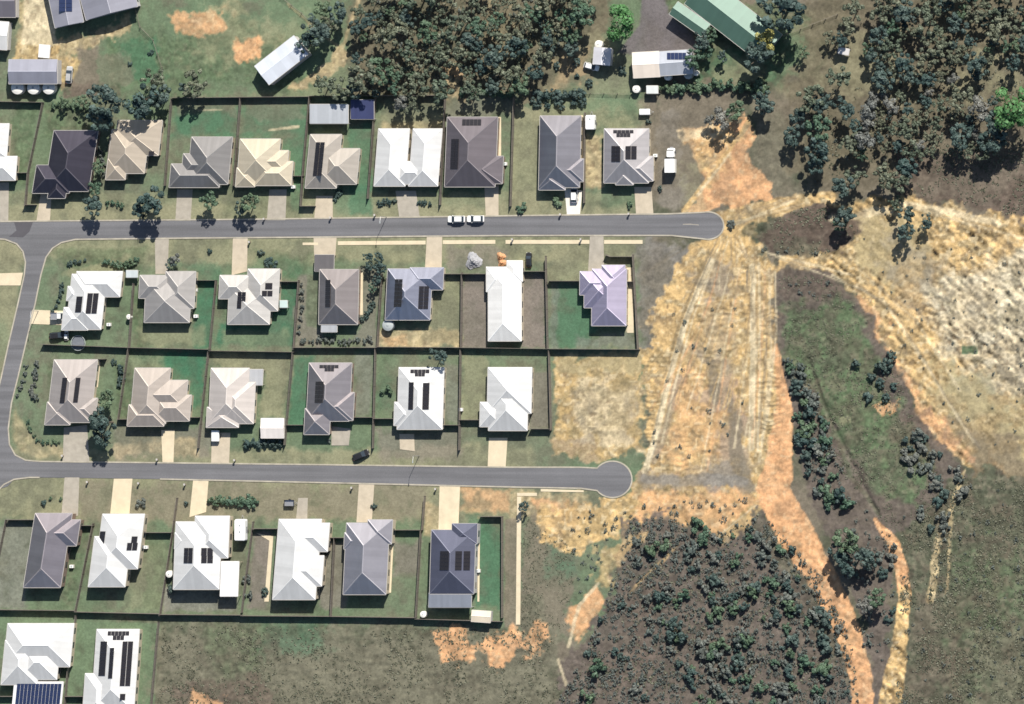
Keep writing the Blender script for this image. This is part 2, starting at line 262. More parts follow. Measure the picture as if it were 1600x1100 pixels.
 ('orange', [(1040, 600), (1150, 590), (1150, 720), (1040, 720)], 24, 14, .5, .5), ('orange', [(985, 770), (1100, 765), (1190, 780), (1130, 835), (1060, 812), (985, 806)], 14, 10, .7, .4), ('grey', [(1085, 420), (1150, 400), (1160, 440), (1110, 470)], 16, 10, .7, .4), ('grey', rect(1095, 560, 1150, 640), 26, 14, .6, .55), ('grey', [(1120, 640), (1165, 640), (1175, 760), (1120, 770)], 22, 12, .65, .5), ('grey', rect(1000, 730, 1160, 762), 12, 8, .6, .5), ('brown', rect(1000, 735, 1030, 765), 14, 8, .6, .4), ('grey', rect(1090, 480, 1150, 560), 26, 14, .45, .6),
 ('orange', [(1065, 195), (1140, 190), (1180, 183), (1176, 240), (1197, 290), (1190, 322), (1072, 330), (1100, 290), (1085, 245)], 7, 7, .95, .2), ('tan', [(1065, 195), (1130, 192), (1150, 220), (1110, 290), (1085, 245)], 16, 8, .8, .4), ('cream', rect(1066, 195, 1108, 215), 8, 7, .7, .4), ('dry', [(1060, 260), (1100, 240), (1100, 320), (1065, 330)], 14, 8, .5, .5),
 ('tan', [(1290, 318), (1440, 306), (1600, 348), (1800, 390), (1800, 760), (1500, 735), (1430, 650), (1400, 570), (1350, 480), (1290, 428), (1216, 408), (1250, 395), (1330, 380)], 10, 8, .95, .2), ('dry', [(1330, 340), (1450, 340), (1450, 450), (1350, 440)], 24, 12, .6, .6), ('grey', [(1390, 370), (1480, 400), (1470, 470), (1400, 470)], 30, 14, .5, .65), ('white', [(1470, 430), (1600, 380), (1800, 380), (1800, 640), (1560, 620), (1490, 560), (1450, 500)], 50, 16, .9, .25), ('dry', [(1440, 560), (1600, 620), (1800, 740), (1520, 730), (1460, 640)], 30, 12, .75, .5), ('orange', [(1335, 465), (1360, 470), (1405, 560), (1445, 630), (1515, 715), (1490, 720), (1430, 650), (1400, 580)], 10, 8, .85, .3), ('red', [(1460, 640), (1600, 700), (1800, 800), (1520, 745)], 20, 12, .6, .4), ('brown', rect(1420, 420, 1470, 460), 20, 10, .4, .6),
 ('vivid', rect(1502, 540, 1528, 553), 3, 1, .8, .1), ('white', rect(1515, 518, 1545, 548), 6, 4, .8, .1), ('green', rect(1503, 540, 1526, 552), 2, 1, .9, .1),
 ('red', [(1180, 372), (1200, 345), (1245, 324), (1312, 322), (1345, 360), (1330, 385), (1290, 400), (1220, 402)], 9, 6, .95, .15), ('heath', rect(1165, 345, 1200, 375), 10, 6, .8, .3), ('heath', rect(1210, 380, 1280, 402), 10, 6, .6, .4),
 ('scrubf', [(1212, 425), (1230, 412), (1290, 425), (1355, 490), (1405, 580), (1440, 655), (1510, 740), (1470, 800), (1390, 835), (1400, 860), (1390, 1000), (1370, 1180), (1355, 1000), (1320, 900), (1290, 840), (1262, 760), (1240, 680), (1226, 600), (1212, 500)], 6, 5, .97, .15),
 ('green', [(1222, 480), (1325, 470), (1385, 590), (1450, 720), (1425, 795), (1360, 770), (1290, 650), (1230, 560)], 18, 9, .95, .3), ('red', [(1240, 415), (1300, 430), (1350, 490), (1280, 470), (1225, 460)], 18, 9, .6, .3), ('orange', [(1360, 632), (1400, 620), (1402, 640), (1375, 645)], 4, 4, .95, .1), ('red', rect(1400, 640, 1450, 720), 20, 9, .6, .4), ('dry', rect(1310, 650, 1330, 665), 6, 4, .7, .3),
 ('heath', [(1405, 830), (1505, 738), (1800, 750), (1800, 1180), (1395, 1180)], 10, 7, .97, .15), ('green', [(1480, 850), (1800, 850), (1800, 1100), (1520, 1100)], 50, 18, .5, .55), ('red', [(1440, 940), (1475, 930), (1480, 1100), (1430, 1100)], 24, 10, .5, .4), ('brown', [(1520, 1000), (1800, 960), (1800, 1100), (1540, 1100)], 40, 14, .5, .5),
 ('scrubf', [(975, 812), (1060, 805), (1120, 835), (1190, 795), (1232, 835), (1290, 905), (1335, 1000), (1350, 1180), (872, 1180), (885, 1040), (935, 960), (960, 870)], 8, 9, .96, .15), ('red', rect(970, 920, 1030, 1060), 40, 16, .5, .5), ('heath', [(1180, 800), (1240, 840), (1330, 1000), (1340, 1100), (1290, 1000), (1230, 900)], 16, 8, .7, .4), ('orange', [(895, 945), (935, 915), (942, 950), (900, 1000), (890, 985)], 6, 5, .85, .25), ('tan', [(940, 870), (985, 820), (1000, 830), (950, 910), (925, 920)], 10, 8, .55, .5), ('tan', [(1120, 835), (1170, 800), (1180, 830), (1130, 850)], 8, 6, .7, .4),
]
# tracks: (kind, [(x, y, width)...], softness, raggedness, opacity)
TRK = [
 ('orange', [(1213, 540, 8), (1225, 640, 26), (1217, 720, 44), (1208, 770, 52), (1240, 830, 56), (1275, 885, 48), (1305, 945, 44), (1330, 1000, 38), (1345, 1060, 34), (1352, 1160, 32)], 5, 5, 1.),
 ('orange', [(1368, 812, 6), (1396, 852, 20), (1410, 890, 20), (1414, 940, 18)], 4, 3, .9), ('tan', [(1413, 925, 16), (1408, 1000, 22), (1396, 1060, 34), (1388, 1160, 42)], 5, 4, .9),
 ('sand', [(1506, 735, 5), (1488, 790, 8), (1470, 830, 10), (1462, 870, 10), (1455, 935, 14)], 5, 4, .8), ('sand', [(1486, 800, 5), (1482, 880, 5), (1478, 930, 3)], 4, 3, .6),
 ('cream', [(1118, 392, 10), (1095, 440, 9), (1072, 500, 10), (1048, 580, 10), (1022, 690, 10), (1008, 735, 10)], 4, 1.5, .85), ('floor', [(1105, 400, 5), (1082, 450, 4), (1060, 510, 5), (1036, 590, 4)], 4, 2, .55), ('grey', [(1060, 590, 10), (1035, 680, 12), (1022, 720, 12)], 6, 3, .55),
 ('cream', [(1176, 415, 8), (1177, 560, 10), (1174, 700, 10)], 4, 1.5, .8), ('cream', [(1202, 420, 4), (1205, 560, 5), (1190, 690, 5)], 3, 1.5, .5), ('brown', [(1169, 425, 5), (1169, 455, 5)], 3, 2, .9),
 ('brown', [(1108, 560, 12), (1112, 590, 22), (1120, 625, 14)], 8, 5, .75), ('brown', [(1135, 610, 8), (1148, 660, 20), (1150, 710, 22), (1165, 760, 26)], 8, 6, .7), ('brown', [(1085, 440, 10), (1100, 445, 18), (1110, 455, 8)], 6, 5, .7), ('brown', [(1060, 530, 8), (1066, 545, 14)], 6, 4, .7), ('grey', [(1010, 748, 14), (1090, 750, 18), (1160, 752, 16)], 8, 6, .7), ('cream', [(1124, 388, 3), (1104, 440, 3), (1082, 500, 3), (1060, 580, 3), (1034, 690, 3)], 3, 1, .6), ('cream', [(1186, 410, 3), (1188, 560, 3), (1184, 705, 4)], 3, 1, .7), ('brown', [(1182, 420, 2), (1183, 560, 2), (1180, 700, 2)], 3, 1, .6), ('cream', [(1211, 425, 3), (1213, 520, 3), (1200, 640, 4), (1186, 720, 4)], 3, 1, .6), ('brown', [(1196, 425, 2), (1198, 560, 3), (1184, 690, 2)], 3, 1, .5), ('floor', [(1112, 396, 3), (1090, 450, 3), (1066, 510, 4), (1043, 590, 3), (1018, 690, 3)], 3, 1, .5),
 ('cream', [(1440, 330, 3), (1600, 372, 4)], 3, 2, .5), ('cream', [(1300, 430, 4), (1380, 470, 4), (1440, 560, 4), (1520, 690, 4)], 4, 2, .5), ('cream', [(1340, 420, 3), (1430, 500, 4), (1500, 610, 4)], 4, 2, .4), ('brown', [(1320, 430, 3), (1400, 490, 3), (1460, 590, 3), (1530, 700, 4)], 4, 2, .45), ('brown', [(1420, 470, 3), (1500, 560, 4), (1590, 640, 4)], 5, 2, .35), ('cream', [(1180, 790, 3), (1150, 815, 3), (1110, 850, 2)], 3, 2, .5),
 ('tan', [(1068, 330, 8), (1110, 275, 8), (1170, 190, 8)], 4, 2, .8), ('cream', [(1090, 305, 4), (1140, 240, 4)], 3, 2, .6), ('tan', [(1125, 345, 30), (1230, 318, 24), (1300, 306, 16)], 8, 5, .85), ('cream', [(1150, 350, 5), (1240, 312, 4)], 4, 3, .5), ('tan', [(1100, 385, 22), (1130, 395, 30), (1170, 380, 20)], 8, 6, .8),
 ('cream', [(1400, 318, 12), (1480, 330, 12), (1560, 350, 10)], 8, 4, .7), ('cream', [(1300, 340, 10), (1390, 330, 12)], 8, 6, .5), ('tan', [(1225, 405, 14), (1290, 412, 12), (1330, 440, 12)], 6, 5, .9),
 ('brown', [(1000, 430, 4), (1050, 400, 3), (1075, 385, 3)], 4, 2, .5), ('floor', [(1060, 385, 5), (1040, 400, 5)], 5, 3, .3),
 ('cream', [(935, 912, 4), (905, 945, 5), (893, 990, 5), (888, 1010, 4)], 3, 2, .6), ('cream', [(872, 1030, 3), (885, 1070, 4)], 3, 2, .5), ('tan', [(1060, 850, 4), (1030, 880, 5), (985, 925, 4)], 4, 3, .45),
 ('cream', [(420, 203, 3), (465, 198, 5)], 3, 1, .7), ('cream', [(310, 172, 2), (345, 172, 3)], 3, 1, .4),
 ('heath', [(1265, 560, 4), (1290, 640, 6), (1330, 745, 6), (1372, 800, 8)], 4, 3, .8), ('floor', [(1210, 420, 2), (1211, 500, 2), (1222, 590, 2)], 2, 2, .5), ('sand', [(450, 5, 2), (490, 45, 4), (530, 75, 4)], 5, 3, .5), ('sand', [(560, 0, 5), (545, 45, 5), (535, 75, 5)], 5, 3, .6),
]
rr = random.Random(3)
for i in range(16):
    f = (i + rr.uniform(.1, .9)) / 16; xt = 1108 + f * 100; xb = 1012 + f * 180; y_a = rr.choice([400, 420, 470]) ; y_b = rr.choice([640, 700, 735]); m = .35 + .2 * rr.random()
    TRK.append((rr.choice(['cream', 'brown', 'brown', 'tan', 'orange']), [(xt + rr.uniform(-3, 3), y_a, 2.2), (xt + (xb - xt) * m + rr.uniform(-4, 4), y_a + (y_b - y_a) * .5, 2.6), (xb + rr.uniform(-5, 5), y_b, 2.4)], 3, 2, .5))
for a, b in (((1125, 372), (1090, 455)), ((1135, 375), (1120, 450)), ((1145, 372), (1150, 450)), ((1152, 368), (1180, 440)), ((1140, 350), (1260, 318)), ((1142, 342), (1250, 305)), ((1150, 385), (1205, 432)), ((1120, 385), (1070, 470)), ((1200, 395), (1330, 430)), ((1215, 402), (1350, 455))):
    for dx in (-3, 3): TRK.append((rr.choice(['cream', 'brown']), [(a[0] + dx, a[1] + dx * .4, 2), ((a[0] + b[0]) / 2 + dx + rr.uniform(-5, 5), (a[1] + b[1]) / 2 + dx * .4, 2.2), (b[0] + dx, b[1] + dx * .4, 2)], 3, 2, .5))
x0g, x1g, y0g, y1g, STEP = -156.0, 156.0, -104.0, 104.0, .33
gx = np.arange(x0g, x1g + STEP, STEP); gy = np.arange(y0g, y1g + STEP, STEP)
GX, GY = np.meshgrid(gx, gy); nX, nY = len(gx), len(gy)
PXX, PYY = PIX(GX, GY, 0.0); PXX = PXX.astype(np.float32); PYY = PYY.astype(np.float32)
w1x = fbm(GX, GY, 5, 4, 1) - .5; w1y = fbm(GX, GY, 5, 4, 9) - .5; w2x = vn(GX, GY, .8, 5) - .5
mott = fbm(GX, GY, 9, 5, 21); fine = fbm(GX, GY, 2.2, 4, 31); pix = vn(GX, GY, .5, 41); big = fbm(GX, GY, 30, 4, 51)
streak = fbm(GX * .74 - GY * .67, (GX * .67 + GY * .74) * 4, 3.5, 4, 61)     # streaks running down towards the south-east
streak2 = fbm(GX * .74 - GY * .67, (GX * .67 + GY * .74) * 7, 6, 3, 161)
hstreak = fbm(GX, GY * 4, 4, 4, 71)
C = np.empty(GX.shape + (3,), np.float32); C[:] = SO['brown']
C += (np.array(SO['heath'], np.float32) - C) * np.clip((mott - .4) * 4, 0, 1)[..., None]
RG = np.full(GX.shape, .35, np.float32)        # how rough the ground is
DIRT = np.zeros(GX.shape, np.float32)
ROUGH = dict(lawn=.05, vivid=.06, dry=.07, brown=.2, mauve=.08, tan=.75, orange=.6, white=.8, heath=1.25, red=.8, green=1.1, grey=.5, floor=.6, drive=.05, cream=.3, scrubf=.7, sand=.3)
def lay(kind, a):
    global C, RG, DIRT
    C += (np.array(SO[kind], np.float32) - C) * a[..., None]; r = ROUGH[kind]; RG += (r - RG) * a
    DIRT += ({'tan': 1.0, 'white': 1.0, 'cream': .6, 'sand': .9, 'orange': .5}.get(kind, 0.0) - DIRT) * a
def window(b, m):
    xs = np.where((PXX[nY // 2] > b[0] - m) & (PXX[nY // 2] < b[2] + m))[0]; ys = np.where((PYY[:, nX // 2] > b[1] - m) & (PYY[:, nX // 2] < b[3] + m))[0]
    if len(xs) == 0 or len(ys) == 0: return None
    return slice(ys[0], ys[-1] + 1), slice(xs[0], xs[-1] + 1)
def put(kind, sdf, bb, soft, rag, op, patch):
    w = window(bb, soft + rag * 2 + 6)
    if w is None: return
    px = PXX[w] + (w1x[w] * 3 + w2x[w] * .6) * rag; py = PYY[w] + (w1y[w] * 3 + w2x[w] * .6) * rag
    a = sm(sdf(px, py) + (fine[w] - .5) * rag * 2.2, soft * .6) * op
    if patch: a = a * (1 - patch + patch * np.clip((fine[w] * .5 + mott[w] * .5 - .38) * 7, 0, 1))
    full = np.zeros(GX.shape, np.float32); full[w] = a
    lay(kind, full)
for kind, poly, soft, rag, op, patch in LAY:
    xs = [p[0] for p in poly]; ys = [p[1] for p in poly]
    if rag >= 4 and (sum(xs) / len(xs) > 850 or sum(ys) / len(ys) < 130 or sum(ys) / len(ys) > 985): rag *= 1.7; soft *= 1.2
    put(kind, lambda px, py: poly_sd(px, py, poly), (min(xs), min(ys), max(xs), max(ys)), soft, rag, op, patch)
for kind, pts, soft, rag, op in TRK:
    rag *= .55; soft = max(2.5, soft * .7); op = min(1, op * 1.12)
    xs = [p[0] for p in pts]; ys = [p[1] for p in pts]; mw = max(p[2] for p in pts)
    put(kind, lambda px, py: line_d(px, py, pts), (min(xs) - mw, min(ys) - mw, max(xs) + mw, max(ys) + mw), soft, rag, op, .25)
# weeds and dark pits and pale clods on the bared ground, broken grass elsewhere
weed = np.clip((fbm(GX, GY, 1.8, 4, 81) * .65 + mott * .35 - .51) * 9, 0, 1) * DIRT
C += (np.array((.17, .15, .095), np.float32) - C) * (weed * .6)[..., None]
gr = fbm(GX, GY, .9, 2, 121); EAST = sm(PXX - 1270 + w1x * 60, 40)
cs = lambda q, g=2.2: np.clip((q - .5) * g, -.75, .75)
rid = 1 - 2.4 * np.abs(fbm(GX * .74 - GY * .67, (GX * .67 + GY * .74) * 1.7, 2.6, 4, 181) - .5); rid2 = vn(GX, GY, .7, 191)
C *= (1 + DIRT * (cs(streak) * (.32 + .25 * EAST) + cs(streak2, 3.) * (.14 + .3 * EAST) + cs(fine) * .26 + cs(gr) * (.14 + .14 * EAST) + (rid - .8) * (.25 + .75 * EAST) + (rid2 - .5) * (.12 + .22 * EAST)) + (1 - DIRT) * (cs(fine) * (.16 + .2 * np.clip(RG, 0, 1)) + cs(hstreak) * .2 * np.clip(RG, 0, 1) + cs(mott) * .14 + cs(big) * .25 * np.clip(RG - .3, 0, 1) + cs(gr) * (.05 + .22 * np.clip(RG, 0, 1))) + (pix - .5) * (.12 + .34 * RG))[..., None]
pale = np.clip((fbm(GX, GY, 1.1, 3, 91) - .56) * 9, 0, 1) * np.clip(RG - .25, 0, 1) * (1 - DIRT)
C += (np.array((.22, .19, .14), np.float32) - C) * (pale * .35)[..., None]
reds = np.clip((fbm(GX, GY, 3.5, 4, 151) - .5) * 6, 0, 1) * np.clip(RG - .6, 0, 1) * (1 - DIRT)
C += (np.array((.115, .085, .066), np.float32) - C) * (reds * .6)[..., None]
olive = np.clip((fbm(GX, GY, 2.0, 4, 201) - .52) * 8, 0, 1) * np.clip((fbm(GX, GY, 14, 3, 211) - .42) * 5, 0, 1) * DIRT
C += (np.array((.155, .135, .10), np.float32) - C) * (olive * .6)[..., None]
pits = np.clip((.30 - vn(GX, GY, .95, 221)) * 9, 0, 1) * np.clip((fbm(GX, GY, 6, 3, 231) - .40) * 6, 0, 1) * DIRT
C += (np.array((.15, .112, .07), np.float32) - C) * (pits * .75)[..., None]
clod = np.clip((vn(GX, GY, .8, 241) - .70) * 8, 0, 1) * DIRT
C += (np.array((.60, .50, .32), np.float32) - C) * (clod * .5)[..., None]
H_PIT = clod * .10 - pits * .14
C = np.clip(C, .01, .85)
# relief: clods, wheel ruts, furrows and grass tussocks
H = RG * ((fbm(GX, GY, 1.5, 3, 101) - .5) * .55 + (pix - .5) * .12)
def comb(poly, period, amp, tilt=0., soft=14):
    a = sm(poly_sd(PXX, PYY, poly), soft); ph = (PYY + tilt * PXX + (w1y * 18)) / period * 2 * math.pi
    return a * amp * np.sin(ph) * np.clip((vn(GX, GY, 2.5, 131) - .3) * 2.2, 0, 1.2)
H += comb([(1085, 440), (1168, 430), (1165, 620), (1060, 600)], 9, .07, .15) + comb([(1180, 420), (1212, 430), (1220, 690), (1182, 700)], 7, .12, .1) + comb([(1004, 560), (1040, 560), (1022, 700), (1006, 700)], 7, .13) + comb([(1030, 650), (1160, 700), (1150, 740), (1020, 740)], 9, .10)
H += H_PIT
H += DIRT * EAST * ((streak - .5) * .5 + (rid - .8) * .5) + comb([(1235, 480), (1400, 480), (1440, 760), (1250, 600)], 10, .07, .6, 30) + comb([(260, 980), (860, 985), (880, 1100), (250, 1100)], 12, .05, .1, 30) + comb([(1500, 850), (1700, 800), (1700, 1100), (1450, 1100)], 9, .08, .7, 40)
for pts, amp in (([(1105, 400, 6), (1082, 450, 6), (1036, 590, 6)], -.35), ([(1122, 392, 6), (1099, 440, 6), (1052, 580, 6), (1012, 735, 6)], .25), ([(1177, 415, 5), (1177, 700, 5)], .2), ([(1262, 560, 5), (1290, 640, 5), (1372, 805, 5)], -.5), ([(1345, 1120, 8), (1318, 960, 8), (1270, 880, 8)], .1)):
    H += sm(line_d(PXX, PYY, pts), 6) * amp
flat = sm(poly_sd(PXX, PYY, [(-300, 335), (1060, 325), (1135, 330), (1140, 380), (1060, 380), (1000, 385), (1000, 545), (864, 548), (864, 722), (960, 712), (1000, 750), (960, 785), (830, 775), (790, 980), (250, 970), (240, 1200), (-300, 1200)]), 10)
H = H * (1 - flat) + flat * H * .12 - .03
H = np.where(PYY > 1108, H * .5, H)
vv = np.stack([GX, GY, H], -1).reshape(-1, 3)
ii = (np.arange(nY - 1)[:, None] * nX + np.arange(nX - 1)[None]).reshape(-1)
ff = np.stack([ii, ii + 1, ii + nX + 1, ii + nX], -1)
# outer skirt to the horizon
B = 6000.0; nv = len(vv)
sk = [(-B, -B, -.4), (B, -B, -.4), (B, B, -.4), (-B, B, -.4), (x0g, y0g, -.4), (gx[-1], y0g, -.4), (gx[-1], gy[-1], -.4), (x0g, gy[-1], -.4)]
vv = np.concatenate([vv, np.array(sk)]); ff = np.concatenate([ff, np.array([(nv, nv + 1, nv + 5, nv + 4), (nv + 1, nv + 2, nv + 6, nv + 5), (nv + 2, nv + 3, nv + 7, nv + 6), (nv + 3, nv, nv + 4, nv + 7)])])
gm = bpy.data.meshes.new('ground'); gm.vertices.add(len(vv)); gm.vertices.foreach_set('co', vv.astype(np.float32).ravel())
gm.loops.add(ff.size); gm.loops.foreach_set('vertex_index', ff.astype(np.int32).ravel()); gm.polygons.add(len(ff))
gm.polygons.foreach_set('loop_start', np.arange(0, ff.size, 4, dtype=np.int32)); gm.update(calc_edges=True)
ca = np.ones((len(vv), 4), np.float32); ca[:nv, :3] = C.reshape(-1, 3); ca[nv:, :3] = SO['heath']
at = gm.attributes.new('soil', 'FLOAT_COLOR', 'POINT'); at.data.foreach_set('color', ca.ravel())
def ground_mat():
    m = bpy.data.materials.new('soil_and_grass'); m.use_nodes = True; nt = m.node_tree; N = nt.nodes; L = nt.links
    b = N['Principled BSDF']; b.inputs['Roughness'].default_value = .95; b.inputs['Specular IOR Level'].default_value = .15
    a = N.new('ShaderNodeAttribute'); a.attribute_name = 'soil'; g = N.new('ShaderNodeNewGeometry')
    n = N.new('ShaderNodeTexNoise'); n.inputs['Scale'].default_value = 1.7; n.inputs['Detail'].default_value = 5; n.inputs['Roughness'].default_value = .7; L.new(g.outputs['Position'], n.inputs['Vector'])
    mr = N.new('ShaderNodeMapRange'); mr.inputs[1].default_value = .3; mr.inputs[2].default_value = .7; mr.inputs[3].default_value = .8; mr.inputs[4].default_value = 1.2; L.new(n.outputs[0], mr.inputs[0])
    x = N.new('ShaderNodeMix'); x.data_type = 'RGBA'; x.blend_type = 'MULTIPLY'; x.inputs[0].default_value = 1; L.new(a.outputs['Color'], x.inputs[6]); L.new(mr.outputs[0], x.inputs[7]); L.new(x.outputs[2], b.inputs['Base Color'])
    n2 = N.new('ShaderNodeTexNoise'); n2.inputs['Scale'].default_value = 5; L.new(g.outputs['Position'], n2.inputs['Vector'])
    bp = N.new('ShaderNodeBump'); bp.inputs['Distance'].default_value = .06; L.new(n2.outputs[0], bp.inputs['Height']); L.new(bp.outputs[0], b.inputs['Normal']); return m
gm.materials.append(ground_mat())
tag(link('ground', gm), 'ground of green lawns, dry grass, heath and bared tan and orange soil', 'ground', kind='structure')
def ground_h(x, y):
    i = int(round((x - x0g) / STEP)); j = int(round((y - y0g) / STEP))
    return float(H[min(max(j, 0), nY - 1), min(max(i, 0), nX - 1)])

# ------------------------------------------------------------------ roads, kerbs, driveways, paths
def arc(cx, cy, rx, ry, a0, a1, n=16): return [(cx + rx * math.cos(R(a0 + (a1 - a0) * i / n)), cy + ry * math.sin(R(a0 + (a1 - a0) * i / n))) for i in range(n + 1)]
def sheet(name, pts, z, m, label, cat, th=.1):
    o = MB().prism([P(x, y) for x, y in pts], z - th, z).obj(name, m); tag(o, label, cat, kind='structure'); return o
n_edge = [(-90, 347), (100, 345), (400, 342.5), (800, 337), (1050, 334)]; bulb1 = arc(1106, 352.5, 25, 21.5, -105, 105, 22)
s_edge = [(1050, 368), (800, 368), (500, 370.5), (300, 372), (118, 374)]
sheet('upper_street', n_edge + bulb1 + s_edge + [(-90, 374)], .035, M['asphalt'], 'upper grey asphalt street with rounded dead end on the right', 'road')
r_edge = [(118, 374), (96, 379), (82, 388), (72, 402), (64, 430), (55, 475), (42, 530), (28, 590), (18, 630), (13, 670), (15, 695), (24, 711), (40, 719), (62, 721)]
l_edge = [(-20, 372), (8, 374), (26, 381), (36, 393), (40, 410), (38, 430), (28, 475), (14, 535), (2, 590), (-12, 650), (-20, 720), (-20, 770), (-4, 768), (6, 757), (22, 749), (46, 746), (62, 746)]
sheet('side_street', [(118, 371)] + r_edge[:] + list(reversed(l_edge)) + [(-20, 371)], .030, M['asphalt'], 'narrow grey asphalt side street running down the left edge', 'road')
hn = [(62, 721), (250, 723), (500, 726), (800, 730), (905, 730)]; bulb2 = arc(957, 749, 30.5, 28.5, -142, 142, 26); hs = [(908, 763), (800, 761), (500, 754), (250, 748.5), (62, 746)]
sheet('lower_street', [(40, 721)] + hn + bulb2 + hs + [(22, 749), (12, 760), (-90, 790), (-90, 700), (13, 700)], .039, M['asphalt'], 'lower grey asphalt street ending in a round turning head', 'road')
sheet('road_patch', [(22, 347), (52, 346), (46, 362), (36, 371), (14, 370), (26, 360)], .043, M['patch_dark'], 'dark patch where the side street meets the upper street', 'road patch', .004)  # darker flat polygon laid over the junction
sheet('road_crack', [(1067, 350), (1078, 349.6), (1092, 351), (1092, 352), (1078, 350.8), (1067, 351)], .044, M['concrete_grey'], 'pale scuff on the dead end of the upper street', 'road mark', .003)
def kerb(pts, label, w=2.2):
    v = []; f = []; n = len(pts); q = [P(x, y) for x, y in pts]
    for i in range(n):
        a = q[max(i - 1, 0)]; b = q[min(i + 1, n - 1)]; t = (b - a); t.z = 0; t.normalize(); nrm = Vector((-t.y, t.x, 0)) * (w * MPP / 2)
        for s_, z in ((1, -.05), (1, .1), (-1, .1), (-1, -.05)): v.append((q[i].x + nrm.x * s_, q[i].y + nrm.y * s_, z))
    for i in range(n - 1):
        for k in range(4): f.append((i * 4 + k, i * 4 + (k + 1) % 4, i * 4 + 4 + (k + 1) % 4, i * 4 + 4 + k))
    o = link('kerb', mesh('kerb', v, f, [M['kerb']])); tag(o, label, 'kerb', kind='structure')
kerb(n_edge + bulb1 + s_edge[:-1] + r_edge + hn[1:] + bulb2 + hs[:-1], 'pale concrete kerb round the middle block and both dead ends')
kerb(l_edge[:12], 'pale concrete kerb along the left side of the side street')
kerb([(-40, 772)] + l_edge[12:] , 'pale concrete kerb curving into the lower street at left')
def drive(pts, label, m='concrete', name='driveway', z=.055):
    sheet(name, pts, z, M[m], label, name.replace('_', ' '), .1)
for pts, m, lab in [
 ([(-30, 285), (14, 285), (13, 345), (-30, 345)], 'concrete_grey', 'pale driveway at the left edge below the white house'),
 ([(64, 300), (81, 300), (78, 346), (57, 346)], 'concrete', 'cream driveway below the dark roofed house at left'),
 ([(277, 296), (301, 296), (298, 345), (274, 345)], 'concrete_grey', 'faint brown driveway below the grey roofed house'),
 ([(421, 296), (448, 296), (446, 344), (417, 344)], 'concrete_grey', 'olive grey driveway below the cream roofed house'),
 ([(494, 306), (520, 306), (520, 342), (491, 342)], 'concrete', 'cream driveway below the house with one brown solar strip'),
 ([(618, 298), (650, 298), (656, 340), (624, 340)], 'concrete_grey', 'wide driveway below the white twin roof house'),
 ([(757, 289), (779, 289), (779, 338), (759, 338)], 'concrete', 'cream driveway beside the two parked white cars'),
 ([(882, 293), (910, 298), (906, 337), (886, 337)], 'concrete_white', 'bright white driveway of the dark blue grey house'),
 ([(991, 292), (1018, 292), (1021, 336), (994, 336)], 'concrete', 'cream driveway of the last house on the upper street'),
 ([(51, 484), (103, 486), (100, 508), (46, 506)], 'path', 'cream driveway from the side street to the white corner house'),
 ([(242, 372), (264, 372), (262, 428), (243, 428)], 'concrete_grey', 'pink grey driveway above the grey roofed house'),
 ([(364, 372), (387, 372), (386, 424), (362, 430)], 'concrete', 'sandy driveway above the house with scattered solar panels'),
 ([(490, 371), (526, 371), (524, 400), (491, 400)], 'concrete', 'short cream driveway above the flat grey carport'),
 ([(667, 369), (691, 369), (690, 421), (664, 421)], 'concrete', 'pale driveway above the dark blue house'),
 ([(922, 368), (943, 368), (944, 424), (919, 424)], 'concrete_grey', 'mauve grey driveway above the purple roofed house'),
 ([(100, 668), (136, 664), (140, 722), (98, 722)], 'concrete_grey', 'wide brown driveway below the taupe corner house'),
 ([(252, 672), (273, 672), (271, 723), (254, 723)], 'path', 'cream driveway below the beige house with three east gables'),
 ([(331, 676), (360, 676), (358, 724), (330, 724)], 'concrete', 'pinkish driveway below the white trailer'),
 ([(518, 666), (548, 670), (545, 696), (518, 696)], 'concrete_grey', 'short pink grey driveway below the dark house'),
 ([(624, 678), (647, 678), (648, 705), (625, 702)], 'concrete', 'short pink driveway below the white solar house'),
 ([(764, 684), (793, 684), (790, 730), (762, 730)], 'path', 'cream driveway beside the round ended street house'),
 ([(101, 746), (124, 746), (122, 806), (96, 806)], 'concrete_grey', 'grey driveway above the mauve roofed house'),
 ([(178, 748), (207, 748), (202, 806), (172, 806)], 'path', 'cream driveway above the white house with thin solar strip'),
 ([(302, 749), (326, 749), (322, 800), (296, 808)], 'path', 'cream driveway beside the long green hedge'),
 ([(466, 778), (481, 778), (480, 816), (462, 816)], 'concrete_grey', 'grey strip of driveway above the big white house'),
 ([(561, 755), (585, 755), (581, 816), (557, 816)], 'concrete', 'pale driveway above the grey blue house'),
 ([(687, 758), (719, 758), (716, 828), (685, 828)], 'path', 'wide cream driveway above the slate blue house'),
 ([(-30, 428), (36, 426), (32, 446), (-30, 446)], 'path', 'cream driveway at the left edge across the side street'),
]: drive(pts, lab, m)
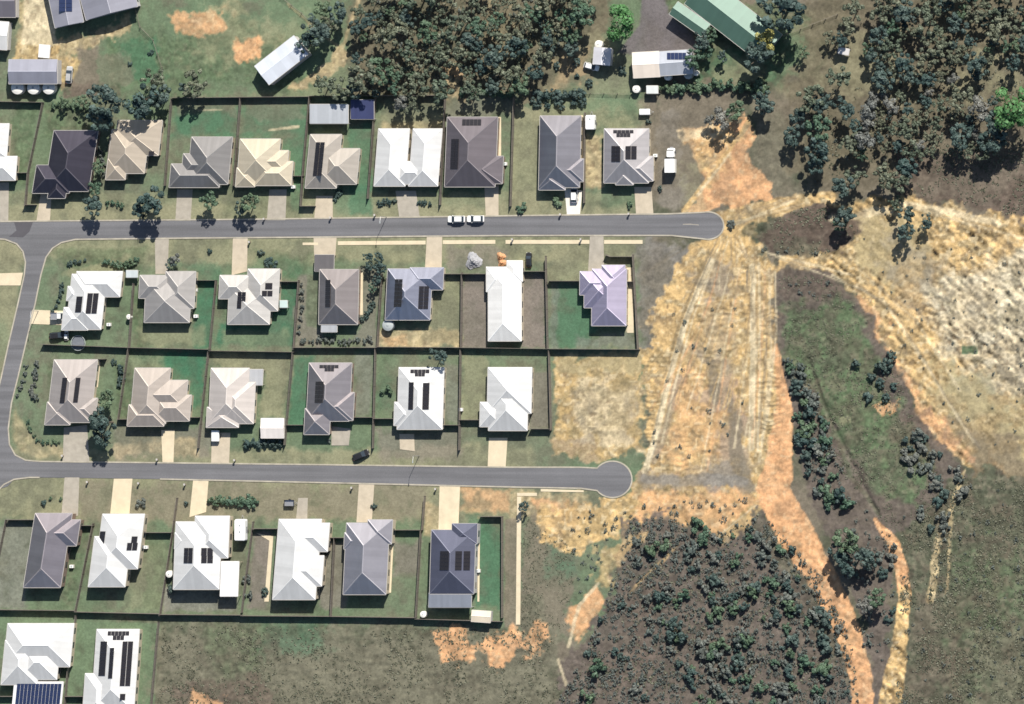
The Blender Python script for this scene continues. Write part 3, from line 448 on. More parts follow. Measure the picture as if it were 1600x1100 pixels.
for pts, lab in [
 ([(528, 377), (665, 376), (665, 382), (528, 383)], 'cream footpath strip left of the driveway above the dark blue house'),
 ([(692, 375.5), (774, 375), (774, 381), (692, 381.5)], 'cream footpath strip between driveway and orange soil'),
 ([(790, 375), (921, 375), (921, 381), (790, 381)], 'longest cream footpath strip above the purple house lot'),
 ([(944, 375), (1004, 375), (1004, 381), (944, 381)], 'last cream footpath strip near the dead end'),
 ([(473, 379), (497, 379), (497, 383), (473, 383)], 'short cream footpath stub left of the carport'),
 ([(808, 776), (814.5, 776), (813, 976), (806, 976)], 'long pale footpath running down beside the last lot'),
 ([(808, 770), (839, 770), (839, 775), (808, 775)], 'short pale footpath stub at the top of the long path'),
 ([(845, 764), (912, 766), (912, 769), (845, 768)], 'thin pale path edge beside the turning head'),
 ([(778, 183), (783, 183), (783, 246), (778, 246)], 'cream strip added for the sunlit east wall of the large mauve brown house'),  # pale ground strips added in place of the sunlit east walls
 ([(908, 180), (911, 180), (911, 258), (908, 258)], 'narrow cream strip added for the sunlit east wall of the dark blue west slope house'),
 ([(562, 424), (567, 424), (567, 492), (562, 492)], 'cream strip added for the sunlit east wall of the brown mauve house'),
 ([(610, 826), (616, 826), (611, 926), (605, 926)], 'pale strip added for the sunlit east wall of the grey blue house'),
 ([(747, 830), (750, 830), (749, 940), (746, 940)], 'thin pale strip added for the sunlit east wall of the slate blue house'),
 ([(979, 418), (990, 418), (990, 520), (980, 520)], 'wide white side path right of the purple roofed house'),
 ([(152, 566), (157, 566), (153, 605), (148, 605)], 'cream strip added for the sunlit east wall of the taupe corner house'),  # added strip too, in place of a sunlit east wall
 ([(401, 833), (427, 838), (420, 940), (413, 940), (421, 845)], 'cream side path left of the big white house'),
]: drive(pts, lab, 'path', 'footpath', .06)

# ------------------------------------------------------------------ roofs
def block_corners(b, k, z, ex=0.0):
    x0, y0, x1, y1 = b[:4]; ym = (y0 + y1) / 2
    c = [P(x + k * (ym - y), y, z) for x, y in ((x0, y0), (x1, y0), (x1, y1), (x0, y1))]   # nw ne se sw
    if len(b) > 5: return b[5]
    cen = sum(c, Vector()) / 4
    return [p + (cen - p).normalized() * ex for p in c]
class Block:
    """a hipped (h, v), gabled (hg, vg) or flat (f) roof over one wing"""
    def __init__(s, c, kind, z, pitch, fas=.16):
        s.c = c; s.kind = kind; s.z = z; s.top = z + fas
        nw, ne, se, sw = [Vector((p.x, p.y, s.top)) for p in c]; s.t = (nw, ne, se, sw)
        if kind[0] == 'f':
            up = Vector((0, 0, .25)); s.t = (nw + up, ne + up, se, sw); s.edges = []; s.faces = [('n', list(s.t))]; s.r = None
        else:
            if kind[0] == 'v': a, b = (nw + ne) / 2, (sw + se) / 2; w = (ne - nw).length
            else: a, b = (nw + sw) / 2, (ne + se) / 2; w = (sw - nw).length
            L = (b - a).length; ins = 0.0 if kind.endswith('g') else min(w / 2, L * .499); d = (b - a).normalized(); h = w / 2 * math.tan(pitch)
            if not kind.endswith('g'): h = ins * math.tan(pitch) if w / 2 > L * .499 else h
            r0 = a + d * ins + Vector((0, 0, h)); r1 = b - d * ins + Vector((0, 0, h)); s.r = (r0, r1)
            if kind[0] == 'v': s.faces = [('n', [nw, r0, ne][::-1]), ('e', [ne, r0, r1, se][::-1]), ('s', [se, r1, sw][::-1]), ('w', [sw, r1, r0, nw][::-1])]
            else: s.faces = [('n', [nw, r0, r1, ne][::-1]), ('e', [ne, r1, se][::-1]), ('s', [se, r1, r0, sw][::-1]), ('w', [sw, r0, nw][::-1])]
            s.edges = [(r0, r1)] if kind.endswith('g') else ([(r0, r1), (nw, r0), (ne, r0), (se, r1), (sw, r1)] if kind[0] == 'v' else [(r0, r1), (nw, r0), (sw, r0), (ne, r1), (se, r1)])
        s.planes = {}
        for nme, f in s.faces:
            n = (f[1] - f[0]).cross(f[2] - f[0])
            if n.length > 1e-6:
                n.normalize(); n = n if n.z > 0 else -n; s.planes[nme] = (f[0], n)
    def inside(s, p, m=0):
        q = s.c; sg = [(q[(i + 1) % 4].x - q[i].x) * (p.y - q[i].y) - (q[(i + 1) % 4].y - q[i].y) * (p.x - q[i].x) for i in range(4)]
        return all(v < -m for v in sg) or all(v > m for v in sg)
    def height(s, p):
        if not s.inside(p): return -1
        return min(a.z - (n.x * (p.x - a.x) + n.y * (p.y - a.y)) / n.z for a, n in s.planes.values() if n.z > .05)
    def geo(s, mb):
        uv = []
        for nme, f in s.faces:
            nrm = (f[1] - f[0]).cross(f[2] - f[0])
            if nrm.z < 0: f = f[::-1]
            mb.add(f, [tuple(range(len(f)))])
            base = s.t[{'n': 0, 'e': 1, 's': 2, 'w': 3}[nme]]; nxt = s.t[({'n': 0, 'e': 1, 's': 2, 'w': 3}[nme] + 1) % 4]; u = (nxt - base).normalized()
            for p in f: uv.append(((p - base).dot(u) + s.z * 31.7, (p - base).z))
        low = [Vector((p.x, p.y, s.z)) for p in s.c]
        for i in range(4): j = (i + 1) % 4; mb.add([low[i], low[j], s.t[j], s.t[i]], [(3, 2, 1, 0)]); uv += [(0, 0)] * 4
        mb.add(low, [(0, 1, 2, 3)]); uv += [(0, 0)] * 4
        return uv
def cap_mesh(a, b, m):
    """a folded ridge flashing"""
    d = (b - a).normalized(); sd_ = d.cross(Vector((0, 0, 1))).normalized() * .15; up = Vector((0, 0, .05)); dn = Vector((0, 0, -.05)); o = a
    v = [a + sd_ + dn - o, a + up - o, a - sd_ + dn - o, b + sd_ + dn - o, b + up - o, b - sd_ + dn - o]
    return mesh('ridge_cap', v, [(0, 3, 4, 1), (1, 4, 5, 2), (0, 1, 2), (5, 4, 3), (2, 5, 3, 0)], [m])
_unit = {}
def unit_panel(key, m, dims):
    if key not in _unit: _unit[key] = MB().box((0, 0, 0), dims).mesh(key, m)
    return _unit[key]
def building(name, label, cat, group, blocks, col, k=.08, eave=2.3, pitch=25, solar=(), wall='wall_cream', windows=True, inset=.14, door=None, colors=None, solar_mat='solar'):
    """walls, roof with capped ridges, gutters, windows and solar panels of one building; blocks in photo pixels"""
    pitch = R(pitch); B = []
    for i, b in enumerate(blocks):
        z = eave + i * .011 - (.25 if b[4][0] == 'f' else 0) + (b[6] if len(b) > 6 else 0)
        B.append(Block(block_corners(b, k, z, i * .013), b[4], z, pitch))
    allc = [p for b in B for p in b.c]; cen = Vector((sum(p.x for p in allc) / len(allc), sum(p.y for p in allc) / len(allc), 0))
    root = link(name, None, loc=cen); tag(root, label, cat, group); off = -cen
    def sub(v): return [(p[0] + off.x, p[1] + off.y, p[2]) for p in v]
    def put(nm, mb, m, par=root): return link(nm, mesh(nm, sub(mb.v), mb.f, [m]), par)
    sets = {}
    for i, b in enumerate(B): sets.setdefault((colors or {}).get(i, col), []).append(b)
    roof = None
    for c_, bs in sets.items():
        rm, cm = roof_mat(c_); mb = MB(); uv = []
        for b in bs: uv += b.geo(mb)
        r_ = put('roof', mb, rm); ul = r_.data.uv_layers.new(name='UVMap')
        ul.data.foreach_set('uv', [t for q in uv for t in q]); roof = roof or r_
        for b in bs:
            for a, e in b.edges:
                n = 24; vis = [all(o is b or o.height(a.lerp(e, (t + .5) / n)) < a.lerp(e, (t + .5) / n).z + .03 for o in B) for t in range(n)]
                best = (0, 0); s0 = None
                for t in range(n + 1):
                    if t < n and vis[t]: s0 = t if s0 is None else s0
                    elif s0 is not None:
                        if t - s0 > best[1] - best[0]: best = (s0, t)
                        s0 = None
                if best[1] - best[0] >= 3 and (e - a).length > .8:
                    p0, p1 = a.lerp(e, best[0] / n), a.lerp(e, best[1] / n); link('ridge_cap', cap_mesh(p0, p1, cm), r_, p0 + off)
    wl = MB(); gt = MB()
    for i, b in enumerate(B):
        cb = sum(b.c, Vector()) / 4; q = [p + (cb - p).normalized() * (inset * 1.41 + i * .017) for p in b.c]
        if b.kind[0] != 'f': wl.prism(q, -.1, b.z + .05 - i * .009)
        else:
            for p in q: wl.prism([(p.x - .06, p.y - .06), (p.x + .06, p.y - .06), (p.x + .06, p.y + .06), (p.x - .06, p.y + .06)], -.1, b.z + .01)
        for j in range(4):
            a, e = b.c[j], b.c[(j + 1) % 4]; d = (e - a).normalized(); o = Vector((d.y, -d.x, 0))
            if o.dot(a - cb) < 0: o = -o
            z1 = (b.t[j].z + b.t[(j + 1) % 4].z) / 2 + .01 + j * .003 if b.kind[0] != 'f' else b.z + .1
            gt.prism([a, e, e + o * .11, a + o * .11], z1 - .1, z1)
        if windows and b.kind[0] != 'f':
            for j in range(4):
                a, e = q[j], q[(j + 1) % 4]; L = (e - a).length; d = (e - a).normalized(); o = Vector((d.y, -d.x, 0))
                if o.dot(a - cb) < 0: o = -o
                for t in range(int(L // 3.2)):
                    c = a + d * (L * (t + .5) / int(L // 3.2)) + o * .02
                    if any(x is not b and x.inside(c + o * .3) for x in B): continue
                    big_ = (j == door and t == 0)
                    w_ = put('garage_door' if big_ else 'window', MB().box((c.x, c.y, 1.05 if big_ else 1.35), (2.4 if big_ else 1.5, .06, 2.1 if big_ else 1.1), math.atan2(d.y, d.x)), M['door' if big_ else 'glass'])
    put('wall', wl, M[wall]); put('gutter', gt, M['gutter'])
    for s_ in solar:
        x0, y0, x1, y1, bi, side = s_[:6]; a, n = B[bi].planes[side]; ym = (y0 + y1) / 2; c = []
        for x, y in ((x0, y0), (x1, y0), (x0, y1)):
            x += k * (ym - y); d = (P(x, y, 0) - CC).normalized(); p0 = a + n * .14; t = (p0 - CC).dot(n) / d.dot(n); c.append(CC + d * t)
        e1, e2 = c[1] - c[0], c[2] - c[0]; ns = side in 'ns'
        nc = max(1, round(e1.length / (1.0 if ns else 1.65))); nr = max(1, round(e2.length / (1.65 if ns else 1.0))); u, v = e1 / nc, e2 / nr; th = n * .05; g = .035
        vs = [u * g + v * g, u * (1 - g) + v * g, u * (1 - g) + v * (1 - g), u * g + v * (1 - g)]; vs = vs + [p - th for p in vs]
        pm = mesh('solar_panel', vs, [(3, 2, 1, 0), (4, 5, 6, 7), (0, 1, 5, 4), (1, 2, 6, 5), (2, 3, 7, 6), (3, 0, 4, 7)], [M[solar_mat]]); tl = MB()
        for i in range(nc):
            for j in range(nr): link('solar_panel', pm, root, c[0] + u * i + v * j + off)
    return root
HG = 'houses along the estate streets'
WH, OW, CR_, BE, GR, TP = (.54, .54, .53), (.53, .51, .46), (.50, .44, .33), (.42, .36, .285), (.245, .23, .21), (.34, .30, .265)
def house(label, blocks, col, **kw): return building('house', label, 'house', HG, blocks, col, **kw)
# upper row, left to right
house('white roofed house cut off by the left edge beside the upper street', [(-60, 193, 13, 246, 'v'), (-40, 244, 26, 282, 'h')], WH, k=.08)
house('dark charcoal house half under a tree, second from the left in the top row', [(77, 204, 146, 299, 'v'), (54, 258, 112, 302, 'h'), (78, 264, 106, 310, 'v')], (.10, .09, .11, .95), k=.16, pitch=30, wall='wall_brown')
house('beige house between the dark charcoal one and the grey one', [(181, 188, 251, 243, 'v'), (171, 202, 230, 271, 'v'), (167, 248, 198, 281, 'v')], BE, k=.12, solar=[(232, 236, 241, 243, 0, 'e')])
house('grey brown house with stepped west gables in the top row', [(296, 214, 360, 288, 'v'), (285, 240, 330, 276, 'h'), (266, 256, 345, 293, 'h')], (.29, .275, .26, .75), k=.1)
house('pale cream house with three stepped east wings in the top row', [(373, 217, 436, 284, 'v'), (395, 235, 450, 270, 'h'), (400, 252, 457, 290, 'h'), (369, 262, 400, 292, 'v')], CR_, k=.08)
house('brown and cream house with one long dark solar strip and shed behind', [(481, 210, 530, 294, 'v'), (500, 232, 560, 288, 'h')], (.40, .36, .31, .4), k=.1, solar=[(491, 222, 505, 275, 0, 'w')])
house('bright white twin roofed house with a dark slot down the middle', [(588, 201, 637, 291, 'v'), (642, 201, 688, 291, 'v'), (618, 252, 668, 288, 'h')], WH, k=.08)
house('large dark mauve brown house behind the two parked white cars', [(697, 183, 776, 292, 'v'), (728, 244, 786, 287, 'v')], (.165, .145, .155, .6), k=.04, pitch=26, wall='wall_brown', solar=[(722, 186, 752, 196, 0, 'n'), (704, 217, 716, 264, 0, 'w')])
house('tall house with a dark blue west slope and pale mauve east slope', [(843, 181, 907, 293, 'v'), (868, 248, 912, 284, 'h'), (842, 266, 884, 297, 'v')], (.37, .345, .355, .97), k=.02, pitch=33, solar=[])
house('light grey house with three dark solar blocks nearest the dead end', [(944, 201, 1014, 286, 'v'), (970, 244, 1021, 283, 'h'), (962, 262, 990, 289, 'v')], (.42, .395, .39, .6), k=.01, solar=[(958, 203, 990, 208, 0, 'n'), (963, 208, 985, 214, 0, 'n'), (955, 228, 969, 253, 0, 'w'), (977, 228, 995, 249, 0, 'e')])
# second row
house('white corner house with two brown solar blocks beside the side street', [(118, 424, 190, 464, 'h'), (108, 428, 163, 515, 'v'), (98, 480, 140, 516, 'h'), (105, 447, 125, 470, 'h')], WH, k=.11, solar=[(135, 458, 153, 490, 1, 'e'), (118, 463, 128, 488, 1, 'w')])
house('mid grey house with one north gable, second in the middle block', [(218, 430, 265, 466, 'h'), (227, 438, 298, 504, 'v'), (258, 424, 305, 482, 'v')], (.36, .34, .32, .45), k=.05)
house('pale grey house with scattered maroon solar panels and white tank', [(343, 430, 390, 467, 'h'), (386, 420, 436, 486, 'v'), (357, 448, 423, 507, 'v')], (.47, .45, .42), k=.05, solar=[(371, 456, 384, 470, 2, 'w'), (370, 470, 377, 482, 2, 'w'), (414, 442, 426, 452, 1, 'e'), (409, 454, 426, 463, 1, 'e')])
house('brown mauve house with a flat carport above and a pale patio below', [(499, 421, 560, 507, 'v'), (492, 398, 522, 424, 'f'), (502, 501, 527, 519, 'f')], (.33, .29, .275, .85), k=.02, pitch=29, colors={1: (.15, .14, .14), 2: (.45, .46, .47)}, wall='wall_brown', solar=[(508, 437, 516, 480, 0, 'w')])
house('dark blue house with black solar panels and white north slopes', [(604, 420, 674, 500, 'v'), (640, 418, 693, 453, 'h')], (.40, .40, .46, .97), k=.05, pitch=33, solar=[(616, 436, 628, 480, 0, 'w'), (654, 447, 670, 483, 0, 'e')])
house('long narrow white house with bare brown side yards', [(763, 418, 815, 533, 'v'), (760, 417, 792, 456, 'h'), (792, 407, 817, 440, 'v')], (.70, .69, .66), k=.0)
house('purple roofed house on the green lot at the right end', [(925, 420, 979, 509, 'v'), (913, 428, 965, 481, 'h'), (906, 424, 958, 461, 'h'), (940, 414, 977, 450, 'v')], (.46, .41, .51, .75), k=.01, pitch=25)
# third row
house('taupe house with two thin solar strips on the street corner', [(79, 562, 147, 660, 'v'), (105, 622, 151, 656, 'h'), (72, 628, 112, 664, 'v')], (.42, .375, .345, .5), k=.12, solar=[(95, 590, 103, 630, 0, 'w'), (116, 590, 124, 629, 0, 'e')])
house('beige house with a fan of three east gables above the cream driveway', [(207, 575, 263, 662, 'v'), (222, 594, 292, 640, 'h'), (240, 617, 298, 658, 'h'), (200, 632, 258, 666, 'h')], (.43, .375, .325, .4), k=.09)
house('pale pink roofed house beside the small white shed', [(328, 575, 388, 662, 'v'), (345, 597, 398, 662, 'v'), (323, 636, 374, 668, 'v'), (384, 577, 411, 602, 'f')], (.52, .47, .43), k=.05, colors={3: (.5, .5, .5)})
house('dark house with a black west slope and short brown solar rows', [(481, 567, 548, 658, 'v'), (505, 613, 553, 657, 'h'), (476, 638, 516, 679, 'v')], (.42, .375, .37, .97), k=.05, pitch=33, wall='wall_brown', solar=[(499, 570, 529, 575, 0, 'n'), (507, 575, 522, 580, 0, 'n'), (492, 596, 505, 630, 0, 'w')])
house('white house with a tan solar stack and two thin solar strips', [(622, 574, 693, 671, 'v'), (616, 628, 652, 665, 'v')], WH, k=.03, solar=[(641, 577, 671, 583, 0, 'n'), (648, 583, 664, 588, 0, 'n'), (638, 597, 646, 640, 0, 'w'), (660, 598, 671, 640, 0, 'e')])
house('plain white house nearest the round turning head', [(762, 574, 831, 646, 'v'), (764, 600, 825, 673, 'v'), (750, 628, 788, 667, 'v')], WH, k=.02)
# fourth row
R4 = dict(eave=3.3)
house('mauve house with a dark west slope at the left of the lowest street row', [(46, 802, 104, 918, 'v'), (66, 812, 123, 853, 'h')], (.42, .37, .375, .96), k=.16, pitch=32, wall='wall_brown', **R4)
house('white house with one thin solar strip and a small tan solar block', [(155, 803, 221, 889, 'v'), (143, 838, 201, 917, 'v')], WH, k=.13, solar=[(153, 830, 162, 879, 0, 'w'), (205, 838, 215, 848, 0, 'e'), (198, 848, 215, 860, 0, 'e')], **R4)
house('large white house with two solar blocks and a white patio roof', [(273, 815, 345, 921, 'v'), (304, 806, 358, 872, 'v'), (273, 832, 312, 858, 'h'), (345, 877, 373, 932, 'f')], WH, k=.04, colors={3: (.75, .74, .72)}, solar=[(287, 856, 301, 880, 0, 'w'), (314, 856, 333, 868, 0, 'e'), (314, 868, 333, 880, 0, 'e')], **R4)
house('biggest plain white house with two small east gables', [(431, 811, 498, 937, 'v'), (445, 817, 514, 862, 'h'), (440, 868, 505, 916, 'h')], WH, k=.08, **R4)
house('grey blue house with a pale lilac east slope and white north tips', [(539, 817, 606, 929, 'v'), (574, 812, 613, 850, 'v'), (538, 832, 575, 858, 'h')], (.40, .38, .40, .85), k=.05, pitch=29, **R4)
house('slate blue house with dark solar panels and a flat back patio', [(673, 828, 742, 928, 'v'), (706, 818, 746, 850, 'v'), (670, 926, 737, 949, 'f')], (.12, .125, .17, .6), k=.03, colors={2: (.22, .24, .28)}, wall='wall_grey', solar=[(687, 861, 701, 891, 0, 'w'), (711, 861, 722, 891, 0, 'e'), (724, 861, 735, 891, 0, 'e')], **R4)
# bottom left corner
house('white house in the bottom left corner with a big solar patio roof', [(9, 974, 113, 1042, 'h'), (5, 1000, 62, 1070, 'v'), (32, 1008, 92, 1062, 'h'), (20, 1065, 97, 1122, 'f')], WH, k=.1, colors={3: (.7, .7, .7)}, solar=[(24, 1068, 94, 1120, 3, 'n')], solar_mat='solar_blue', eave=2.7)
house('white house almost covered in long solar rows at the bottom edge', [(147, 983, 214, 1112, 'v'), (131, 1052, 178, 1122, 'v')], WH, k=.07, solar=[(168, 986, 202, 993, 0, 'n'), (176, 993, 194, 1000, 0, 'n'), (155, 1002, 166, 1056, 0, 'w'), (170, 1012, 177, 1060, 0, 'w'), (189, 1002, 206, 1072, 0, 'e'), (187, 1084, 196, 1094, 0, 'e')], eave=2.7)

# ------------------------------------------------------------------ sheds and farm buildings (turned blocks given by centre, size, angle)
def turned(cx, cy, w, h, ang, kind, z):
    a = R(ang); c = []
    for sx, sy in ((-1, -1), (1, -1), (1, 1), (-1, 1)):
        x, y = sx * w / 2, sy * h / 2; c.append(P(cx + x * math.cos(a) - y * math.sin(a), cy + x * math.sin(a) + y * math.cos(a), z))
    return (cx, cy, cx, cy, kind, c)
def shed(name, label, cat, blocks, col, eave=2.6, pitch=14, **kw):
    kw.setdefault('windows', False); kw.setdefault('inset', .1); kw.setdefault('wall', 'wall_grey')
    return building(name, label, cat, kw.pop('group', None), [b if len(b) < 6 else (b[:5] + (b[5],)) for b in blocks], col, k=kw.pop('k', 0), eave=eave, pitch=pitch, **kw)
T = lambda cx, cy, w, h, a, kind='hg', z=2.6: turned(cx, cy, w, h, a, kind, z)
shed('house', 'big blue grey roofed house with navy solar panels in the top left corner', 'house', [T(100, -2, 46, 84, -12, 'vg', 3.6), T(166, -14, 84, 72, -15, 'vg', 3.6)], (.28, .28, .32, .4), eave=3.6, pitch=9, windows=True, inset=.4, solar=[(92, -20, 113, 18, 0, 'e')], solar_mat='solar_blue', group=HG)
shed('shed', 'grey gabled shed with three round white tanks along its south side', 'shed', [T(52, 112, 76, 38, 0, 'hg', 3.4)], (.36, .36, .41, .6), eave=3.4)
shed('house', 'dark grey roof cut off at the top left corner', 'house', [T(0, 2, 50, 50, 0, 'hg', 2.6)], (.16, .15, .17), group=HG)
shed('shed', 'white roofed shed cut off by the left edge near the top', 'shed', [T(-6, 55, 38, 44, 4, 'hg', 2.6)], WH)
shed('shed', 'pale blue metal shed standing alone in the green paddock', 'shed', [T(440, 94, 78, 37, -38, 'hg', 3.6)], (.50, .53, .58), eave=3.6, pitch=10)
shed('farm_shed', 'long shed half cream and half blue grey with dark solar panels', 'shed', [T(1010, 101, 42, 40, -3, 'hg', 3.2), T(1056, 98, 52, 38, -4, 'hg', 3.2)], (.66, .58, .50), eave=3.2, colors={1: (.40, .42, .46)}, solar=[(1042, 82, 1072, 93, 1, 'n')], solar_mat='solar_blue')
shed('shed', 'small grey tin shed between bushes beside the dark gravel yard', 'shed', [T(941, 88, 27, 27, 5, 'vg', 2.6)], (.50, .50, .53))
shed('house', 'long green roofed farmhouse lying diagonally at the top', 'house', [T(1146, 30, 150, 56, 38, 'hg', 3.0), T(1078, 30, 62, 24, 35, 'hg', 3.0)], (.08, .15, .115, .1), eave=3.0, pitch=22, windows=True, inset=.4, group=HG)
shed('shed', 'white mottled yard shed behind the brown and cream house', 'shed', [T(514, 178, 60, 30, 0, 'f', 2.8)], (.44, .46, .48), eave=2.8)
shed('shed', 'grey blue yard shelter with tree shade put into its navy roof, white front edge', 'shed', [T(566, 171, 36, 30, 0, 'f', 2.4)], (.045, .055, .13), eave=2.4)  # grey-blue roof, its tree shade put into this dark colour
shed('shed', 'white gabled garden shed above the round bushes by the lower street', 'shed', [T(426, 669, 36, 31, 0, 'hg', 2.3)], (.66, .61, .57), eave=2.3)
shed('garden_shed', 'small pale shed at the fence right of the white corner house', 'shed', [T(206, 428, 18, 11, 0, 'f', 2.1)], (.50, .54, .54), eave=2.1)
shed('garden_shed', 'tiny pale aqua shed on the bright green lawn', 'shed', [T(443, 475, 12, 11, 0, 'f', 2.0)], (.50, .60, .56), eave=2.0)
shed('garden_shed', 'cream garden shed behind the slate blue house', 'shed', [T(752, 963, 30, 18, 4, 'hg', 2.2)], (.62, .54, .42), eave=2.2)
shed('garden_shed', 'small white shed below the long cream and blue grey shed', 'shed', [T(1019, 140, 18, 12, 0, 'f', 2.2)], (.62, .64, .62), eave=2.2)
shed('garden_shed', 'white box like shed on the pale concrete above the grey gabled shed', 'shed', [T(69, 80, 17, 20, 5, 'f', 2.3)], (.72, .72, .70), eave=2.3)

shed('garden_shed', 'tiny white box like hut on the dry grass right of the farmhouse lawn', 'shed', [T(1318, 80, 17, 10, 12, 'f', 2.0)], (.6, .58, .56), eave=2.0)
def tank(px, py, r, h, label, m='tank', group=None):
    z = h; c = P(px, py, z); t = link('water_tank', None, loc=(c.x, c.y, 0)); tag(t, label, 'water tank', group)
    R_ = r * MPP; pr = [(R_, 0)]
    for i in range(5): zz = h * (i + .5) / 5; pr += [(R_ * .985, zz - .06), (R_, zz), (R_ * .985, zz + .06)]
    pr += [(R_, h), (R_ * .6, h + R_ * .14), (R_ * .2, h + R_ * .2)]
    MB().lathe(pr, 24).obj('tank_wall', M[m], t); MB().lathe([(R_ * .18, h + R_ * .2), (R_ * .18, h + R_ * .2 + .08), (R_ * .05, h + R_ * .2 + .1)], 12).obj('lid', M['tank_grey'], t)
for i, (x, w_) in enumerate(((27, 'left'), (52, 'middle'), (76, 'right'))):
    tank(x, 137, 10.5, 2.0, 'round white water tank, %s of the three below the grey gabled shed' % w_, group='tanks below the grey shed')
tank(606, 508, 9, 1.7, 'round grey water tank at the corner of the dark blue house', 'tank_grey')
tank(661, 960, 5, 1.6, 'small white tank in shade behind the slate blue house')
tank(264, 897, 5.5, 1.8, 'white tank in the narrow yard left of the large white house')
tank(201, 495, 4, 1.5, 'small white tank against the fence beside the white corner house')
tank(994, 139, 6, 1.6, 'small white tank left of the small white shed')
tank(1043, 120, 5.5, 1.8, 'white tank under the eave of the long two tone shed')
tank(1075, 117, 6.5, 1.9, 'pale tank at the right corner of the long two tone shed', 'tank_grey')
tank(1087, 114, 4.5, 1.4, 'small cream tank beside the tree at the long shed end', 'tank')
tank(935, 69, 6, 2.0, 'white tank at the top of the small grey tin shed')

# ------------------------------------------------------------------ vehicles
def loft(secs, m, name, parent):
    """secs: (x, half width, z low, z high, top half width) along the length"""
    v = []; f = []
    for x, w, z0, z1, tw in secs: v += [(x, -w * .92, z0), (x, -w, z0 + (z1 - z0) * .45), (x, -tw, z1), (x, tw, z1), (x, w, z0 + (z1 - z0) * .45), (x, w * .92, z0)]
    n = len(secs)
    for i in range(n - 1):
        for k in range(6): f.append((i * 6 + k, i * 6 + 6 + k, i * 6 + 6 + (k + 1) % 6, i * 6 + (k + 1) % 6))
    f += [tuple(range(6)), tuple(reversed(range((n - 1) * 6, n * 6)))]
    me = mesh(name, v, f, [m]); bm = bmesh.new(); bm.from_mesh(me); bmesh.ops.recalc_face_normals(bm, faces=bm.faces); bm.to_mesh(me); bm.free()
    return link(name, me, parent)
def wheels(t, xs, y, r=.32):
    for x in xs:
        for s_ in (-1, 1):
            w_ = MB().tube((0, -.11, 0), (0, .11, 0), r, r, 14).obj('wheel', M['rubber'], t, (x, y * s_, r)); MB().tube((0, -.115, 0), (0, .115, 0), r * .55, r * .55, 10).obj('rim', M['alu'], w_)
def place(t, px, py, ang, zc=.7): c = P(px, py, zc); t.location = (c.x, c.y, max(0, ground_h(c.x, c.y)) + .03); t.rotation_euler = (0, 0, R(ang))
def car(px, py, ang, label, paint='white', ute=False, name='car', group=None, sc=1.0):
    t = link(name, None); tag(t, label, 'ute' if ute else 'car', group); m = M[paint]
    loft([(-2.2, .70, .38, .78, .62), (-2.05, .84, .25, .92, .74), (-1.0, .88, .22, .95, .80), (.9, .88, .22, .94, .80), (1.9, .84, .24, .80, .72), (2.22, .68, .36, .66, .58)], m, 'body', t)
    if ute:
        loft([(-.35, .78, .93, 1.0, .76), (-.2, .76, .93, 1.5, .62), (.75, .76, .93, 1.5, .60), (1.25, .76, .90, .96, .7)], M['glass'], 'cabin_glass', t)
        MB().box((.25, 0, 1.51), (.95, 1.22, .05)).obj('cabin_roof', m, t); MB().box((-1.3, 0, 1.0), (1.75, 1.8, .1)).obj('tray', M['alu'], t)
        for y in (-.88, .88): MB().box((-1.3, y, 1.16), (1.75, .04, .26)).obj('tray_side', M['alu'], t)
    else:
        loft([(-2.0, .72, .90, .96, .66), (-1.45, .76, .93, 1.42, .60), (.35, .76, .93, 1.44, .60), (1.15, .76, .90, .95, .70)], M['glass'], 'cabin_glass', t)
        loft([(-1.5, .60, 1.38, 1.45, .54), (-.6, .62, 1.40, 1.49, .56), (.30, .60, 1.40, 1.46, .54)], m, 'cabin_roof', t)
        for x in (-1.55, -.5, .45):
            for s_ in (-1, 1): MB().tube((x, .77 * s_, .93), (x * .93 - .03, .6 * s_, 1.42), .04, .04, 4).obj('pillar', m, t)
    wheels(t, (-1.35, 1.35), .80)
    for s_ in (-1, 1):
        MB().box((2.1, .55 * s_, .66), (.16, .3, .14)).obj('headlight', M['lamp'], t); MB().box((-2.14, .58 * s_, .74), (.1, .24, .16)).obj('tail_light', M['red'], t)
        MB().box((.85, .95 * s_, .98), (.12, .18, .12)).obj('mirror', m, t)
    place(t, px, py, ang); t.scale = (sc,) * 3; return t
def caravan(px, py, ang, L, Wd, label, name='caravan', hts=2.5, vents=2, cat=None):
    t = link(name, None); tag(t, label, cat or name.replace('_', ' ')); h = Wd / 2
    loft([(-L / 2, h * .92, .5, hts - .12, h * .85), (-L / 2 + .25, h, .42, hts, h * .93), (L / 2 - .35, h, .42, hts, h * .93), (L / 2, h * .92, .55, hts * .72, h * .85)], M['white'], 'body', t)
    for i in range(vents): MB().box((L * (.22 - .3 * i), 0, hts + .05), (.42, .42, .1)).obj('roof_vent', M['tank_grey'], t)
    for s_ in (-1, 1): MB().box((0, s_ * (h + .005), 1.55), (L * .3, .04, .55)).obj('window', M['glass'], t)
    wheels(t, (-.3,), h - .08, .33); MB().tube((L / 2, .4, .5), (L / 2 + 1.0, 0, .5), .05, .05, 5).tube((L / 2, -.4, .5), (L / 2 + 1.0, 0, .5), .05, .05, 5).obj('drawbar', M['pole'], t)
    place(t, px, py, ang, hts * .9); return t
